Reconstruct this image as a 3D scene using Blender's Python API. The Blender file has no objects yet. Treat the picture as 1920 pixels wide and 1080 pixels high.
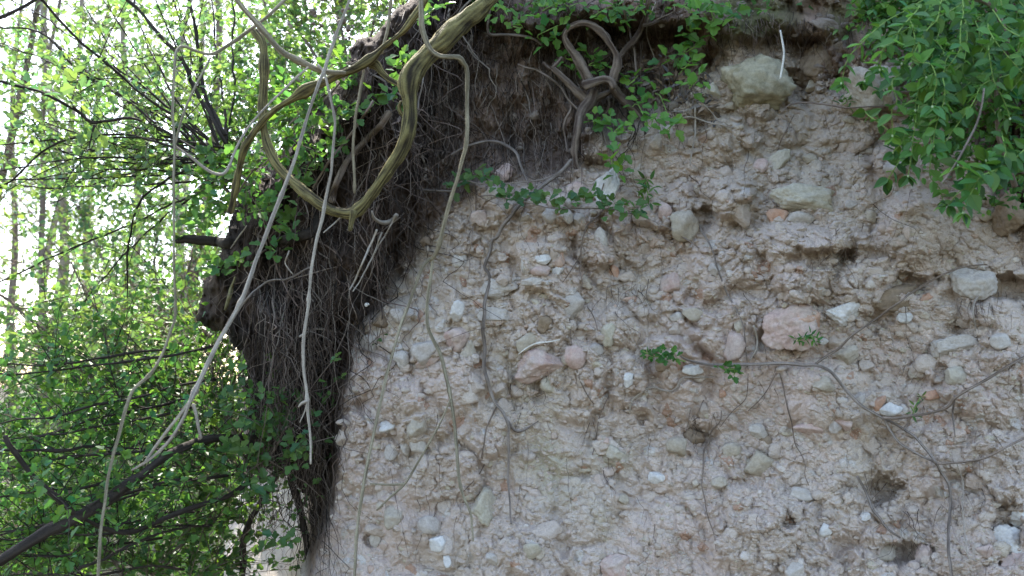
import bpy, math, random
import numpy as np
from mathutils import Vector, Euler

# ------------------------------------------------------------------ camera, light, exposure
S = bpy.context.scene
PITCH = math.radians(6.0)
FPX = 1663.0                      # focal length in pixels of a 1920 px wide frame
CAMZ = 1.55
cam_d = bpy.data.cameras.new("camera"); cam_d.sensor_width = 36; cam_d.lens = FPX/1920*36
cam_d.clip_start = 0.02; cam_d.clip_end = 600
cam_d.dof.use_dof = True; cam_d.dof.focus_distance = 2.05; cam_d.dof.aperture_fstop = 5.0
cam = bpy.data.objects.new("camera", cam_d); S.collection.objects.link(cam)
cam.location = (0, 0, CAMZ); cam.rotation_euler = (math.radians(90)+PITCH, 0, 0)
S.camera = cam
SUN_EL, SUN_AZ = math.radians(50), math.radians(-22)      # azimuth from +Y towards +X
wd = bpy.data.worlds.new("World"); S.world = wd; wd.use_nodes = True
nt = wd.node_tree; bg = nt.nodes["Background"]
sky = nt.nodes.new("ShaderNodeTexSky"); sky.sky_type = 'NISHITA'; sky.sun_disc = False
sky.sun_elevation = SUN_EL; sky.sun_rotation = SUN_AZ
sky.air_density = 1.0; sky.dust_density = 2.0; sky.ozone_density = 1.0
nt.links.new(sky.outputs[0], bg.inputs[0]); bg.inputs[1].default_value = 0.15
sun_d = bpy.data.lights.new("sun", 'SUN'); sun_d.energy = 3.2; sun_d.angle = math.radians(0.5); sun_d.color = (1, .95, .86)
sun = bpy.data.objects.new("sun", sun_d); S.collection.objects.link(sun)
sd = Vector((math.sin(SUN_AZ)*math.cos(SUN_EL), math.cos(SUN_AZ)*math.cos(SUN_EL), math.sin(SUN_EL)))
sun.rotation_euler = sd.to_track_quat('Z', 'Y').to_euler(); sun.location = (0, 0, 12)
S.view_settings.view_transform = 'Standard'; S.view_settings.look = 'None'
S.view_settings.exposure = 2.42; S.view_settings.gamma = 1; S.view_settings.use_curve_mapping = False
S.cycles.max_bounces = 8; S.cycles.transparent_max_bounces = 8; S.cycles.use_denoising = True; S.cycles.denoising_prefilter = 'ACCURATE'
S.cycles.diffuse_bounces = 4

rng = np.random.default_rng(7); random.seed(7)
C = S.collection

# ------------------------------------------------------------------ helpers
SP, CP = math.sin(PITCH), math.cos(PITCH)
def cam2world(u, v, w):
    """u right, v up, w forward of the viewpoint, in metres"""
    return np.stack([u, w*CP - v*SP, w*SP + v*CP + CAMZ], -1)
def at(px, py, D):
    px = np.asarray(px, float); py = np.asarray(py, float); D = np.asarray(D, float)
    return cam2world((px-960)/FPX*D, (540-py)/FPX*D, D)

def hsh(ix, iy, iz, seed):
    h = (ix.astype(np.int64)*374761393 + iy.astype(np.int64)*668265263 + iz.astype(np.int64)*2147483647 + seed*974634777) & 0xffffffff
    h = ((h ^ (h >> 13))*1274126177) & 0xffffffff
    h = ((h ^ (h >> 16))*2246822519) & 0xffffffff
    return ((h ^ (h >> 15)) & 0xffffff)/float(0xffffff)
def vn(p, seed=0):
    i = np.floor(p).astype(np.int64); f = p-i; f = f*f*(3-2*f)
    r = 0
    for dx in (0, 1):
        wx = f[..., 0] if dx else 1-f[..., 0]
        for dy in (0, 1):
            wy = f[..., 1] if dy else 1-f[..., 1]
            for dz in (0, 1):
                wz = f[..., 2] if dz else 1-f[..., 2]
                r = r + wx*wy*wz*hsh(i[..., 0]+dx, i[..., 1]+dy, i[..., 2]+dz, seed)
    return r*2-1
def fbm(p, octv=4, seed=0, gain=.5, lac=2.03):
    a, r, q = 1., 0., p
    for k in range(octv):
        r = r + a*vn(q, seed+k*17); q = q*lac + 13.7; a *= gain
    return r
def worley(x, y, seed):
    """F1, F2, hashed cell value, offset to the nearest cell point"""
    ix = np.floor(x).astype(np.int64); iy = np.floor(y).astype(np.int64); z = np.zeros_like(ix)
    f1 = np.full(x.shape, 9.); f2 = f1.copy(); cid = np.zeros(x.shape); ox = cid.copy(); oy = cid.copy()
    for dx in (-1, 0, 1):
        for dy in (-1, 0, 1):
            cx, cy = ix+dx, iy+dy
            qx = cx+hsh(cx, cy, z, seed)-x; qy = cy+hsh(cx, cy, z+1, seed)-y
            d = np.sqrt(qx*qx+qy*qy)
            m = d < f1
            f2 = np.where(m, f1, np.minimum(f2, d))
            cid = np.where(m, hsh(cx, cy, z+2, seed), cid); ox = np.where(m, qx, ox); oy = np.where(m, qy, oy)
            f1 = np.where(m, d, f1)
    return f1, f2, cid, ox, oy
def sstep(a, b, x):
    t = np.clip((x-a)/(b-a), 0, 1); return t*t*(3-2*t)

def mesh_obj(name, V, F, mat, col=None, smooth=True, parent=None, attr="tone"):
    """F: array (n,k) of one polygon size, or list of such arrays"""
    Fs = F if isinstance(F, list) else [F]
    me = bpy.data.meshes.new(name)
    V = np.asarray(V, np.float32)
    me.vertices.add(len(V)); me.vertices.foreach_set("co", V.ravel())
    idx = np.concatenate([f.ravel() for f in Fs]).astype(np.int32)
    cnt = np.concatenate([np.full(len(f), f.shape[1]) for f in Fs]).astype(np.int32)
    st = np.concatenate([[0], np.cumsum(cnt)[:-1]]).astype(np.int32)
    me.loops.add(len(idx)); me.loops.foreach_set("vertex_index", idx)
    me.polygons.add(len(cnt)); me.polygons.foreach_set("loop_start", st)
    me.update(calc_edges=True); me.validate()
    if smooth: me.polygons.foreach_set("use_smooth", np.ones(len(me.polygons), bool))
    if col is not None:
        a = me.color_attributes.new(attr, 'FLOAT_COLOR', 'POINT')
        c = np.ones((len(V), 4), np.float32); c[:, :3] = col; a.data.foreach_set("color", c.ravel())
    me.materials.append(mat)
    o = bpy.data.objects.new(name, me); C.objects.link(o)
    if parent is not None:
        o.parent = parent; o.matrix_parent_inverse = parent.matrix_world.inverted()
    return o
def tag(o, label=None, cat=None, group=None, kind=None):
    if label: o["label"] = label
    if cat: o["category"] = cat
    if group: o["group"] = group
    if kind: o["kind"] = kind
    return o
def empty(name, loc):
    o = bpy.data.objects.new(name, None); C.objects.link(o); o.location = loc; o.empty_display_size = .05
    bpy.context.view_layer.update()
    return o

# ------------------------------------------------------------------ materials
def lk(t, a, b): t.links.new(a, b)
def mat_soil(name, rough=.95, bump=.5, gscale=220, var=.35, fib=0):
    """base colour from the mesh's own tone attribute, mottled, with fine grain relief"""
    m = bpy.data.materials.new(name); m.use_nodes = True; t = m.node_tree; N = t.nodes
    b = N["Principled BSDF"]; b.inputs["Roughness"].default_value = rough; b.inputs["Specular IOR Level"].default_value = .15
    at_ = N.new("ShaderNodeAttribute"); at_.attribute_name = "tone"
    tc = N.new("ShaderNodeTexCoord")
    n1 = N.new("ShaderNodeTexNoise"); n1.inputs["Scale"].default_value = 60; n1.inputs["Detail"].default_value = 8; n1.inputs["Roughness"].default_value = .7
    n2 = N.new("ShaderNodeTexNoise"); n2.inputs["Scale"].default_value = 450; n2.inputs["Detail"].default_value = 3
    mp = N.new("ShaderNodeMapping"); mp.inputs["Scale"].default_value = (1, 1, 1 if not fib else .15)
    lk(t, tc.outputs["Object"], mp.inputs[0])
    for n in (n1, n2): lk(t, mp.outputs[0], n.inputs["Vector"])
    mr = N.new("ShaderNodeMapRange"); mr.inputs["From Min"].default_value = .3; mr.inputs["From Max"].default_value = .7
    mr.inputs["To Min"].default_value = 1-var; mr.inputs["To Max"].default_value = 1+var
    ad = N.new("ShaderNodeMath"); ad.operation = 'ADD'; lk(t, n1.outputs[0], ad.inputs[0]); lk(t, n2.outputs[0], ad.inputs[1])
    hf = N.new("ShaderNodeMath"); hf.operation = 'MULTIPLY'; hf.inputs[1].default_value = .5; lk(t, ad.outputs[0], hf.inputs[0])
    lk(t, hf.outputs[0], mr.inputs[0])
    mx = N.new("ShaderNodeVectorMath"); mx.operation = 'SCALE'
    lk(t, at_.outputs["Color"], mx.inputs[0]); lk(t, mr.outputs[0], mx.inputs["Scale"])
    lk(t, mx.outputs[0], b.inputs["Base Color"])
    vo = N.new("ShaderNodeTexVoronoi"); vo.inputs["Scale"].default_value = gscale; lk(t, mp.outputs[0], vo.inputs["Vector"])
    a2 = N.new("ShaderNodeMath"); a2.operation = 'ADD'; lk(t, n1.outputs[0], a2.inputs[0])
    m3 = N.new("ShaderNodeMath"); m3.operation = 'MULTIPLY'; m3.inputs[1].default_value = -.9; lk(t, vo.outputs["Distance"], m3.inputs[0]); lk(t, m3.outputs[0], a2.inputs[1])
    bp = N.new("ShaderNodeBump"); bp.inputs["Strength"].default_value = bump; bp.inputs["Distance"].default_value = .004
    lk(t, a2.outputs[0], bp.inputs["Height"]); lk(t, bp.outputs[0], b.inputs["Normal"])
    return m
def mat_leaf(name, rough=.45, trans=.5):
    m = bpy.data.materials.new(name); m.use_nodes = True; t = m.node_tree; N = t.nodes
    b = N["Principled BSDF"]; b.inputs["Roughness"].default_value = rough; b.inputs["Specular IOR Level"].default_value = .35
    a = N.new("ShaderNodeAttribute"); a.attribute_name = "tone"
    lk(t, a.outputs["Color"], b.inputs["Base Color"])
    tr = N.new("ShaderNodeBsdfTranslucent")
    sc = N.new("ShaderNodeVectorMath"); sc.operation = 'MULTIPLY'; sc.inputs[1].default_value = (1.2, 1.34, .68)
    lk(t, a.outputs["Color"], sc.inputs[0]); lk(t, sc.outputs[0], tr.inputs[0])
    mx = N.new("ShaderNodeMixShader"); mx.inputs[0].default_value = trans
    lk(t, b.outputs[0], mx.inputs[1]); lk(t, tr.outputs[0], mx.inputs[2]); lk(t, mx.outputs[0], N["Material Output"].inputs[0])
    return m
def mat_stone(name, c1, c2, c3=None, bump=.5):
    """weathered stone: two mottled tones with dusty soil caught on it"""
    m = bpy.data.materials.new(name); m.use_nodes = True; t = m.node_tree; N = t.nodes
    b = N["Principled BSDF"]; b.inputs["Roughness"].default_value = .9; b.inputs["Specular IOR Level"].default_value = .2
    tc = N.new("ShaderNodeTexCoord"); oi = N.new("ShaderNodeObjectInfo")
    ad = N.new("ShaderNodeVectorMath"); ad.operation = 'ADD'
    sc = N.new("ShaderNodeVectorMath"); sc.operation = 'SCALE'; sc.inputs["Scale"].default_value = 9
    lk(t, oi.outputs["Location"], sc.inputs[0]); lk(t, sc.outputs[0], ad.inputs[1]); lk(t, tc.outputs["Object"], ad.inputs[0])
    n1 = N.new("ShaderNodeTexNoise"); n1.inputs["Scale"].default_value = 28; n1.inputs["Detail"].default_value = 9; n1.inputs["Roughness"].default_value = .68
    n2 = N.new("ShaderNodeTexNoise"); n2.inputs["Scale"].default_value = 160; n2.inputs["Detail"].default_value = 5; n2.inputs["Roughness"].default_value = .7
    n3 = N.new("ShaderNodeTexNoise"); n3.inputs["Scale"].default_value = 14; n3.inputs["Detail"].default_value = 7; n3.inputs["Roughness"].default_value = .6
    for n in (n1, n2, n3): lk(t, ad.outputs[0], n.inputs["Vector"])
    r = N.new("ShaderNodeValToRGB"); e = r.color_ramp.elements
    e[0].position = .36; e[0].color = (*c1, 1); e[1].position = .62; e[1].color = (*c2, 1)
    lk(t, n1.outputs[0], r.inputs[0])
    dust = N.new("ShaderNodeMapRange"); dust.inputs["From Min"].default_value = .45; dust.inputs["From Max"].default_value = .6
    lk(t, n3.outputs[0], dust.inputs[0])
    dm = N.new("ShaderNodeMath"); dm.operation = 'MULTIPLY'; dm.inputs[1].default_value = .42; lk(t, dust.outputs[0], dm.inputs[0])
    mx = N.new("ShaderNodeMixRGB"); mx.inputs[2].default_value = (*(c3 or (.385, .32, .26)), 1)
    lk(t, dm.outputs[0], mx.inputs[0]); lk(t, r.outputs[0], mx.inputs[1])
    v = N.new("ShaderNodeMapRange"); v.inputs["From Min"].default_value = .3; v.inputs["From Max"].default_value = .7; v.inputs["To Min"].default_value = .78; v.inputs["To Max"].default_value = 1.18
    lk(t, n2.outputs[0], v.inputs[0])
    s2 = N.new("ShaderNodeVectorMath"); s2.operation = 'SCALE'; lk(t, mx.outputs[0], s2.inputs[0]); lk(t, v.outputs[0], s2.inputs["Scale"])
    lk(t, s2.outputs[0], b.inputs["Base Color"])
    bp = N.new("ShaderNodeBump"); bp.inputs["Strength"].default_value = bump; bp.inputs["Distance"].default_value = .005
    a2 = N.new("ShaderNodeMath"); a2.operation = 'ADD'; lk(t, n1.outputs[0], a2.inputs[0])
    m2 = N.new("ShaderNodeMath"); m2.operation = 'MULTIPLY'; m2.inputs[1].default_value = .5; lk(t, n2.outputs[0], m2.inputs[0]); lk(t, m2.outputs[0], a2.inputs[1])
    lk(t, a2.outputs[0], bp.inputs["Height"]); lk(t, bp.outputs[0], b.inputs["Normal"])
    return m
M_WALL = mat_soil("bank earth", bump=.6, var=.16, gscale=300)
M_HUMUS = mat_soil("dark root soil", bump=.9, var=.6, gscale=120, fib=1)
M_GROUND = mat_soil("woodland floor", bump=.8, var=.5, gscale=40)
M_BARK = mat_soil("bark", rough=.85, bump=.35, var=.3, gscale=300)
M_LEAF = mat_leaf("leaf", trans=.5)
M_LEAF_FAR = mat_leaf("leaf far", rough=.6, trans=.68)
STONE = {
 'buff': mat_stone("buff stone", (.34, .275, .195), (.42, .355, .27)),
 'mossy': mat_stone("mossy stone", (.22, .185, .11), (.40, .34, .235), (.27, .24, .15)),
 'grey': mat_stone("grey stone", (.35, .295, .245), (.45, .39, .335)),
 'pink': mat_stone("pink stone", (.43, .29, .235), (.50, .38, .315)),
 'white': mat_stone("white stone", (.52, .475, .42), (.64, .60, .55)),
 'pale': mat_stone("pale stone", (.41, .35, .29), (.48, .42, .355)),
 'orange': mat_stone("orange stone", (.42, .22, .13), (.47, .31, .22)),
 'green': mat_stone("greenish stone", (.39, .335, .24), (.46, .405, .305)),
 'brown': mat_stone("brown stone", (.20, .14, .085), (.30, .22, .15), (.2, .15, .11)),
}
# ------------------------------------------------------------------ the bank: a broken earth face full of rubble
def interp(x, tab):
    t = np.array(tab, float); return np.interp(x, t[:, 0], t[:, 1])
EDGE = [(-900, 430), (200, 430), (380, 560), (450, 640), (560, 650), (620, 664), (750, 650), (900, 642), (1000, 618), (1080, 592), (1300, 540), (2600, 400)]
SOILY = [(300, 870), (560, 880), (625, 960), (648, 740), (665, 640), (700, 600), (760, 500), (820, 430), (880, 360), (930, 318), (1000, 330), (1060, 318), (1110, 275), (1180, 250), (1250, 232), (1290, 190),
         (1340, 105), (1400, 92), (1480, 92), (1560, 150), (1600, 108), (1700, 110), (1780, 190), (1850, 330), (1900, 440), (1960, 470), (3000, 400)]
HOLES = [(1316, 414, 18, 18, .06), (1205, 470, 14, 14, .03), (1545, 486, 42, 15, .06), (1712, 533, 36, 15, .07), (1634, 604, 26, 16, .07), (1885, 540, 52, 20, .09), (1652, 922, 24, 20, .09),
         (1690, 1036, 42, 18, .08), (1890, 985, 26, 38, .09), (1206, 787, 9, 8, .04), (1345, 577, 14, 14, .04), (1312, 822, 22, 22, .05), (1480, 982, 12, 9, .05),
         (1500, 160, 24, 26, .07), (1340, 112, 18, 20, .07), (1585, 160, 14, 24, .05), (1120, 310, 22, 10, .05), (1400, 408, 22, 26, .04), (1150, 500, 22, 12, .025), (985, 740, 34, 22, .04),
         (1830, 620, 40, 16, .04), (1768, 700, 12, 20, .03), (1130, 420, 20, 16, .03), (1600, 478, 60, 10, .035), (1440, 640, 14, 16, .03), (1290, 745, 30, 8, .02), (700, 1010, 14, 12, .03), (905, 690, 30, 10, .02), (1060, 455, 22, 12, .03), (1780, 560, 16, 16, .04)]
LUMPS = [(1375, 372, 46, 46, .05), (1712, 428, 62, 62, .06), (1110, 268, 34, 32, .06), (950, 700, 240, 200, .05), (1550, 740, 90, 60, .035), (1500, 450, 120, 30, .03), (800, 720, 120, 80, .03), (1450, 1010, 120, 70, .035),
         (1450, 50, 120, 26, .07), (1230, 20, 160, 34, .12), (1000, 20, 120, 40, .12), (1200, 640, 120, 90, .02), (1800, 800, 120, 90, .03), (1000, 420, 90, 80, .03)]
def axis(segs):
    out = []
    for a, b, s in segs: out.append(np.arange(a, b, s))
    return np.concatenate(out)
gx = axis([(372, 560, 3.2), (560, 1960, 1.55), (1960, 2200, 8), (2200, 4200, 60)])
gy = axis([(-1500, -300, 50), (-300, -30, 9), (-30, 1110, 1.55), (1110, 1400, 9), (1400, 3100, 60)])
PX, PY = np.meshgrid(gx, gy)
def base_depth(px, py):
    d = 2.12 - .26*(px-1000)/900 + .10*(540-py)/540
    d = np.where(px > 1920, 1.85-.00005*(px-1920), d)
    e = np.interp(py, [a for a, _ in EDGE], [b for _, b in EDGE])
    t = np.clip((e-px), 0, None)
    d = d + .0105*t*sstep(0, 40, t) + .0035*np.clip(1080-py, 0, 260)*sstep(20, 90, t) + np.where(py < 420, 0, 0)
    # the upper soil sits back under the turf, the turf itself leans out
    sb = np.interp(px, [a for a, _ in SOILY], [b for _, b in SOILY])
    d = d + .10*sstep(0, 70, sb-py)*sstep(760, 900, px)*sstep(1340, 1200, px)
    d = d + .16*sstep(0, 160, 880-px)*sstep(620, 480, py)
    # foot of the bank comes forward, crest rolls back
    d = d - .0005*np.clip(py-1100, 0, 1100) + .0016*np.clip(-750-py, 0, None)
    return d
D0 = base_depth(PX, PY)
U, Vv = (PX-960)/FPX*D0, (540-PY)/FPX*D0
Q = np.stack([U, Vv, D0], -1)
wx = U + .012*fbm(Q*14, 3, 5); wy = Vv + .012*fbm(Q*14+9, 3, 9)
sb = np.interp(PX, [a for a, _ in SOILY], [b for _, b in SOILY])
soil = sstep(-26, 26, sb-PY + 34*fbm(Q*9, 4, 21))
edge = np.interp(PY, [a for a, _ in EDGE], [b for _, b in EDGE])
soil = np.maximum(soil, sstep(-12, 22, edge-PX+14*fbm(Q*16, 3, 71))*np.maximum(sstep(925, 850, PY), sstep(60, 30, edge-PX)))
smoothz = np.clip(.5+1.1*fbm(Q*3.2, 3, 31), 0, 1)            # patches plastered smooth with washed mud
smoothz = np.clip(smoothz+.55*np.exp(-((PX-1030)/190)**2-((PY-900)/120)**2), 0, 1)
smoothz = np.maximum(smoothz*.75, .9*np.exp(-((PX-960)/60)**2-((PY-800)/55)**2))
rough = 1-.62*smoothz
dep = -.045*fbm(Q*3.1, 3, 1) - .018*fbm(Q*9, 4, 2) - .006*fbm(Q*30, 3, 3)*rough
cellc = np.zeros(PX.shape)
for (size, amp, seed, keep) in ((.15, .046, 10, .6), (.075, .025, 11, .5), (.036, .0165, 12, .5), (.018, .0090, 13, .6), (.0095, .0046, 14, .7), (.0052, .0019, 15, .8)):
    f1, f2, cid, ox, oy = worley(wx/size, wy/size, seed)
    a1 = (cid*7.31) % 1; a2 = (cid*13.7) % 1
    blk = sstep(.0, .30, f2-f1)*(.35+.9*cid+(a1-.5)*ox*1.6+(a2-.5)*oy*1.6)
    dep -= amp*blk*rough*np.where(cid < keep, 1, .35)*(1-.1*soil)
    cellc += (cid-.5)*(.6 if size > .02 else .45)*np.where(size > .03, 1, 1)
    if size == .018: crumb = cid
# erosion runnels, vertical
run = fbm(np.stack([U*26, Vv*3.0, D0*3], -1), 4, 61)
dep += .008*np.clip(run, 0, 1)*(1+.8*soil)
dep -= soil*.030*fbm(np.stack([U*34, Vv*18, D0*5], -1), 5, 65)
for (hx, hy, rx, ry, a) in HOLES:
    q = ((PX-hx)/rx)**2+((PY-hy)/ry)**2
    q = (q*(1+.5*fbm(Q*34, 3, int(hx)))+1.1*fbm(Q*26+int(hy), 4, int(hx)+1)).clip(0)
    dep += a*.75*(1-sstep(.0, 2.6, q))
for (hx, hy, rx, ry, a) in LUMPS:
    dep -= a*(1-sstep(.2, 1.5, ((PX-hx)/rx)**2+((PY-hy)/ry)**2))*(1+.25*fbm(Q*12, 3, int(hy)))
fade = sstep(2300, 1960, PX)*sstep(-420, -200, PY)*.7+.3
WD = D0+dep*fade
P = at(PX, PY, WD)
# tone of the earth: pale marl with buff, pink and green stains, brown topsoil above
pale = np.array([.50, .397, .32]); pinkc = np.array([.505, .372, .30]); buffc = np.array([.49, .41, .295]); greenc = np.array([.40, .365, .24])
brown = np.array([.17, .115, .082]); dark = np.array([.06, .042, .032])
t1 = np.clip(.5+1.2*fbm(Q*5, 4, 41), 0, 1)[..., None]; t2 = np.clip(-.1+1.3*fbm(Q*4+3, 4, 42), 0, 1)[..., None]
col = pale*(1-t1*.45)+pinkc*t1*.45
col = col*(1-t2*.5)+buffc*t2*.5
gm = np.exp(-((PX-1030)/90)**2-((PY-880)/75)**2)+.7*np.exp(-((PX-1150)/45)**2-((PY-860)/40)**2)+.5*np.exp(-((PX-1420)/60)**2-((PY-1000)/80)**2)+.5*np.exp(-((PX-1130)/30)**2-((PY-960)/60)**2)
gm = (np.clip(gm*(.7+.8*fbm(Q*13, 4, 44)), 0, 1)*.55)[..., None]
col = col*(1-gm)+greenc*gm
col = col*(1+.11*cellc[..., None])
sp = ((crumb*31.7) % 1)[..., None]
col = np.where(sp > .97, np.array([.53, .46, .39])*np.ones_like(col), col)
col = np.where((sp < .012), np.array([.40, .25, .17])*np.ones_like(col), col)
upper_brown = (sstep(600, 120, PY+90*fbm(Q*4, 3, 47))*.5)[..., None]     # browner tone towards the top of the face
col = col*(1-upper_brown)+np.array([.30, .235, .175])*(.8+.4*t1)*upper_brown
bt = np.clip(.5+.9*fbm(Q*11, 4, 51), 0, 1)[..., None]
bcol = brown*(.55+.75*bt)+dark*.15
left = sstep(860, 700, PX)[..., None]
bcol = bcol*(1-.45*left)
moss = (np.clip(.2+1.3*fbm(Q*8, 4, 57), 0, 1)*sstep(130, 60, PY)*sstep(1300, 1380, PX)*sstep(1700, 1600, PX)*.6)[..., None]
bcol = bcol*(1-moss)+np.array([.10, .105, .035])*moss
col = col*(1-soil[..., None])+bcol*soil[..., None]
slope = (sstep(585, 560, PX)*sstep(880, 920, PY))[..., None]
col = col*(1-slope)+np.array([.50, .43, .375])*(.9+.2*t1)*slope
# the bank ends where the crest falls to the left
CREST = [(-1500, 820), (-60, 800), (110, 715), (215, 590), (330, 500), (400, 455), (620, 440), (850, 470), (1000, 420), (3000, 372)]
keep = PX >= np.interp(PY, [a for a, _ in CREST], [b for _, b in CREST])
ny, nx = PX.shape
idx = np.arange(ny*nx).reshape(ny, nx)
F = np.stack([idx[:-1, :-1], idx[1:, :-1], idx[1:, 1:], idx[:-1, 1:]], -1)
km = keep[:-1, :-1] & keep[1:, 1:]
F = F[km]
used = np.unique(F); remap = np.zeros(ny*nx, np.int64); remap[used] = np.arange(len(used))
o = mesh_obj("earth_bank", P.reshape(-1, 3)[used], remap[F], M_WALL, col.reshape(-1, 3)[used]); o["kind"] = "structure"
# mass of the bank behind its broken face, added unseen to block sun
cy_ = np.unique(np.concatenate([np.arange(0, ny, 24), [ny-1]])); cx_ = np.unique(np.concatenate([np.arange(0, nx, 24), [nx-1]]))
KX, KY = PX[np.ix_(cy_, cx_)], PY[np.ix_(cy_, cx_)]
KD = D0[np.ix_(cy_, cx_)]+.17; VB = np.concatenate([at(KX, KY, KD).reshape(-1, 3), at(KX, KY, KD+.9).reshape(-1, 3)])
kk = np.arange(KX.size).reshape(KX.shape); FB = np.stack([kk[:-1, :-1], kk[1:, :-1], kk[1:, 1:], kk[:-1, 1:]], -1)
lim_ = np.interp(KY, [a for a, _ in CREST], [b for _, b in CREST])+np.where(KY < 900, 60, 30); kb = (KX >= lim_); kb = kb[:-1, :-1] & kb[1:, :-1]
FB = FB[kb]; FB = np.concatenate([FB, FB[:, ::-1]+KX.size]); ub = np.unique(FB); rb = np.zeros(len(VB), np.int64); rb[ub] = np.arange(len(ub))
o = mesh_obj("earth_mass", VB[ub], rb[FB], M_WALL, np.tile(brown*.7, (len(ub), 1))); o["kind"] = "structure"
del Q, U, Vv, wx, wy, f1, f2, ox, oy
# smoothed copy for lodging stones and laying roots
def wall(px, py):
    """depth of the bank face at a direction of view"""
    px = np.asarray(px, float); py = np.asarray(py, float)
    fx = np.clip(np.interp(px, gx, np.arange(nx)), 0, nx-1.001); fy = np.clip(np.interp(py, gy, np.arange(ny)), 0, ny-1.001)
    i, j = fx.astype(int), fy.astype(int); a, b = fx-i, fy-j
    return (WD[j, i]*(1-a)+WD[j, i+1]*a)*(1-b)+(WD[j+1, i]*(1-a)+WD[j+1, i+1]*a)*b
def wall_s(px, py, r=10):
    s = [wall(px+dx*r, py+dy*r) for dx in (-1, 0, 1) for dy in (-1, 0, 1)]
    return np.mean(s, 0)

# ------------------------------------------------------------------ overhanging mat of dark root soil at the bank's corner
POLY = [(860, -80), (715, 50), (650, 105), (595, 165), (565, 215), (505, 290), (455, 345), (430, 400), (410, 450), (418, 500), (390, 530), (368, 590), (382, 615), (432, 622), (455, 680), (466, 760), (462, 850), (500, 885),
        (560, 900), (590, 1000), (612, 1000), (632, 880), (655, 640), (700, 590), (740, 500), (790, 420), (820, 250), (880, 100), (960, -80)]
s = 2.6
ox_, oy_ = np.arange(350, 980, s), np.arange(-110, 1040, s)
OX, OY = np.meshgrid(ox_, oy_)
def poly_sd(X, Y, poly):
    d = np.full(X.shape, 1e9); ins = np.zeros(X.shape, bool)
    n = len(poly)
    for k in range(n):
        x0, y0 = poly[k]; x1, y1 = poly[(k+1) % n]
        ex, ey = x1-x0, y1-y0
        t = np.clip(((X-x0)*ex+(Y-y0)*ey)/(ex*ex+ey*ey), 0, 1)
        d = np.minimum(d, np.hypot(X-x0-t*ex, Y-y0-t*ey))
        c = ((y0 > Y) != (y1 > Y)) & (X < (x1-x0)*(Y-y0)/(y1-y0+1e-9)+x0)
        ins ^= c
    return np.where(ins, d, -d)
sd_ = poly_sd(OX, OY, POLY)
QO = np.stack([OX*.0013, OY*.0013, OX*0], -1)
sd_ = sd_ + 11*fbm(QO*22, 4, 81) + 3*fbm(QO*90, 2, 82)
bul = np.sqrt(np.clip(sd_, 0, 70)/70)
rel = .05*fbm(QO*np.array([9, 6, 1]), 4, 83)+.022*fbm(QO*np.array([34, 16, 1]), 4, 84)+.01*fbm(QO*np.array([110, 40, 1]), 3, 86)
front = 2.34-.20*bul+.10*sstep(560, 400, OX)-.12*sstep(300, 0, OY)+rel*1.3+.16*sstep(600, 760, OY)+.10*sstep(700, 820, OX)
back = 2.36+.30*bul+.35*sstep(500, 900, OX)
back = np.maximum(back, front+.004)
ny2, nx2 = OX.shape
id2 = np.arange(ny2*nx2).reshape(ny2, nx2)
ins = sd_ > 0
q = ins[:-1, :-1] & ins[1:, 1:] & ins[1:, :-1] & ins[:-1, 1:]
Ff = np.stack([id2[:-1, :-1], id2[1:, :-1], id2[1:, 1:], id2[:-1, 1:]], -1)[q]
Fb = Ff[:, ::-1]+ny2*nx2
# rim joining front to back
cell = q.astype(int); rim = []
def edge_faces(mask, a, b):
    return np.stack([a[mask], b[mask], b[mask]+ny2*nx2, a[mask]+ny2*nx2], -1)
pad = np.pad(q, 1)
up = q & ~pad[:-2, 1:-1]; dn = q & ~pad[2:, 1:-1]; lf = q & ~pad[1:-1, :-2]; rt = q & ~pad[1:-1, 2:]
A, B_, C_, D_ = id2[:-1, :-1], id2[1:, :-1], id2[1:, 1:], id2[:-1, 1:]
rim = [edge_faces(up, A, D_), edge_faces(dn, C_, B_), edge_faces(lf, B_, A), edge_faces(rt, D_, C_)]
VO = np.concatenate([at(OX, OY, front).reshape(-1, 3), at(OX, OY, back).reshape(-1, 3)])
tt = np.clip(.5+.9*fbm(QO*np.array([26, 14, 1]), 4, 88), 0, 1)[..., None]
co = np.array([.018, .012, .009])*(1-tt)+np.array([.066, .044, .031])*tt
co = np.concatenate([co.reshape(-1, 3)]*2)
FF = np.concatenate([Ff, Fb]+rim); used = np.unique(FF); remap = np.zeros(len(VO), np.int64); remap[used] = np.arange(len(used))
o = mesh_obj("earth_overhang", VO[used], remap[FF], M_HUMUS, co[used]); o["kind"] = "structure"
FRONT = front.copy(); FRONT[~ins] = 2.40
def over(px, py):
    i = int(np.clip((px-350)/s, 0, nx2-1)); j = int(np.clip((py+110)/s, 0, ny2-1))
    return FRONT[j, i]

# ------------------------------------------------------------------ woodland floor
n = 140
g = np.sign(np.linspace(-1, 1, n))*np.abs(np.linspace(-1, 1, n))**3*260
GX, GY = np.meshgrid(g, g+12)
GZ = .10*fbm(np.stack([GX*.3, GY*.3, GX*0], -1), 4, 91)
id3 = np.arange(n*n).reshape(n, n)
o = mesh_obj("ground", np.stack([GX, GY, GZ], -1).reshape(-1, 3), np.stack([id3[:-1, :-1], id3[:-1, 1:], id3[1:, 1:], id3[1:, :-1]], -1).reshape(-1, 4), M_GROUND,
         (np.array([.05, .047, .028])+.015*fbm(np.stack([GX, GY, GX*0], -1), 3, 95)[..., None]*np.array([1, 1, .5])).reshape(-1, 3)); o["kind"] = "structure"  # floor tone darkened to carry tree shade and cut bounce light

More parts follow.
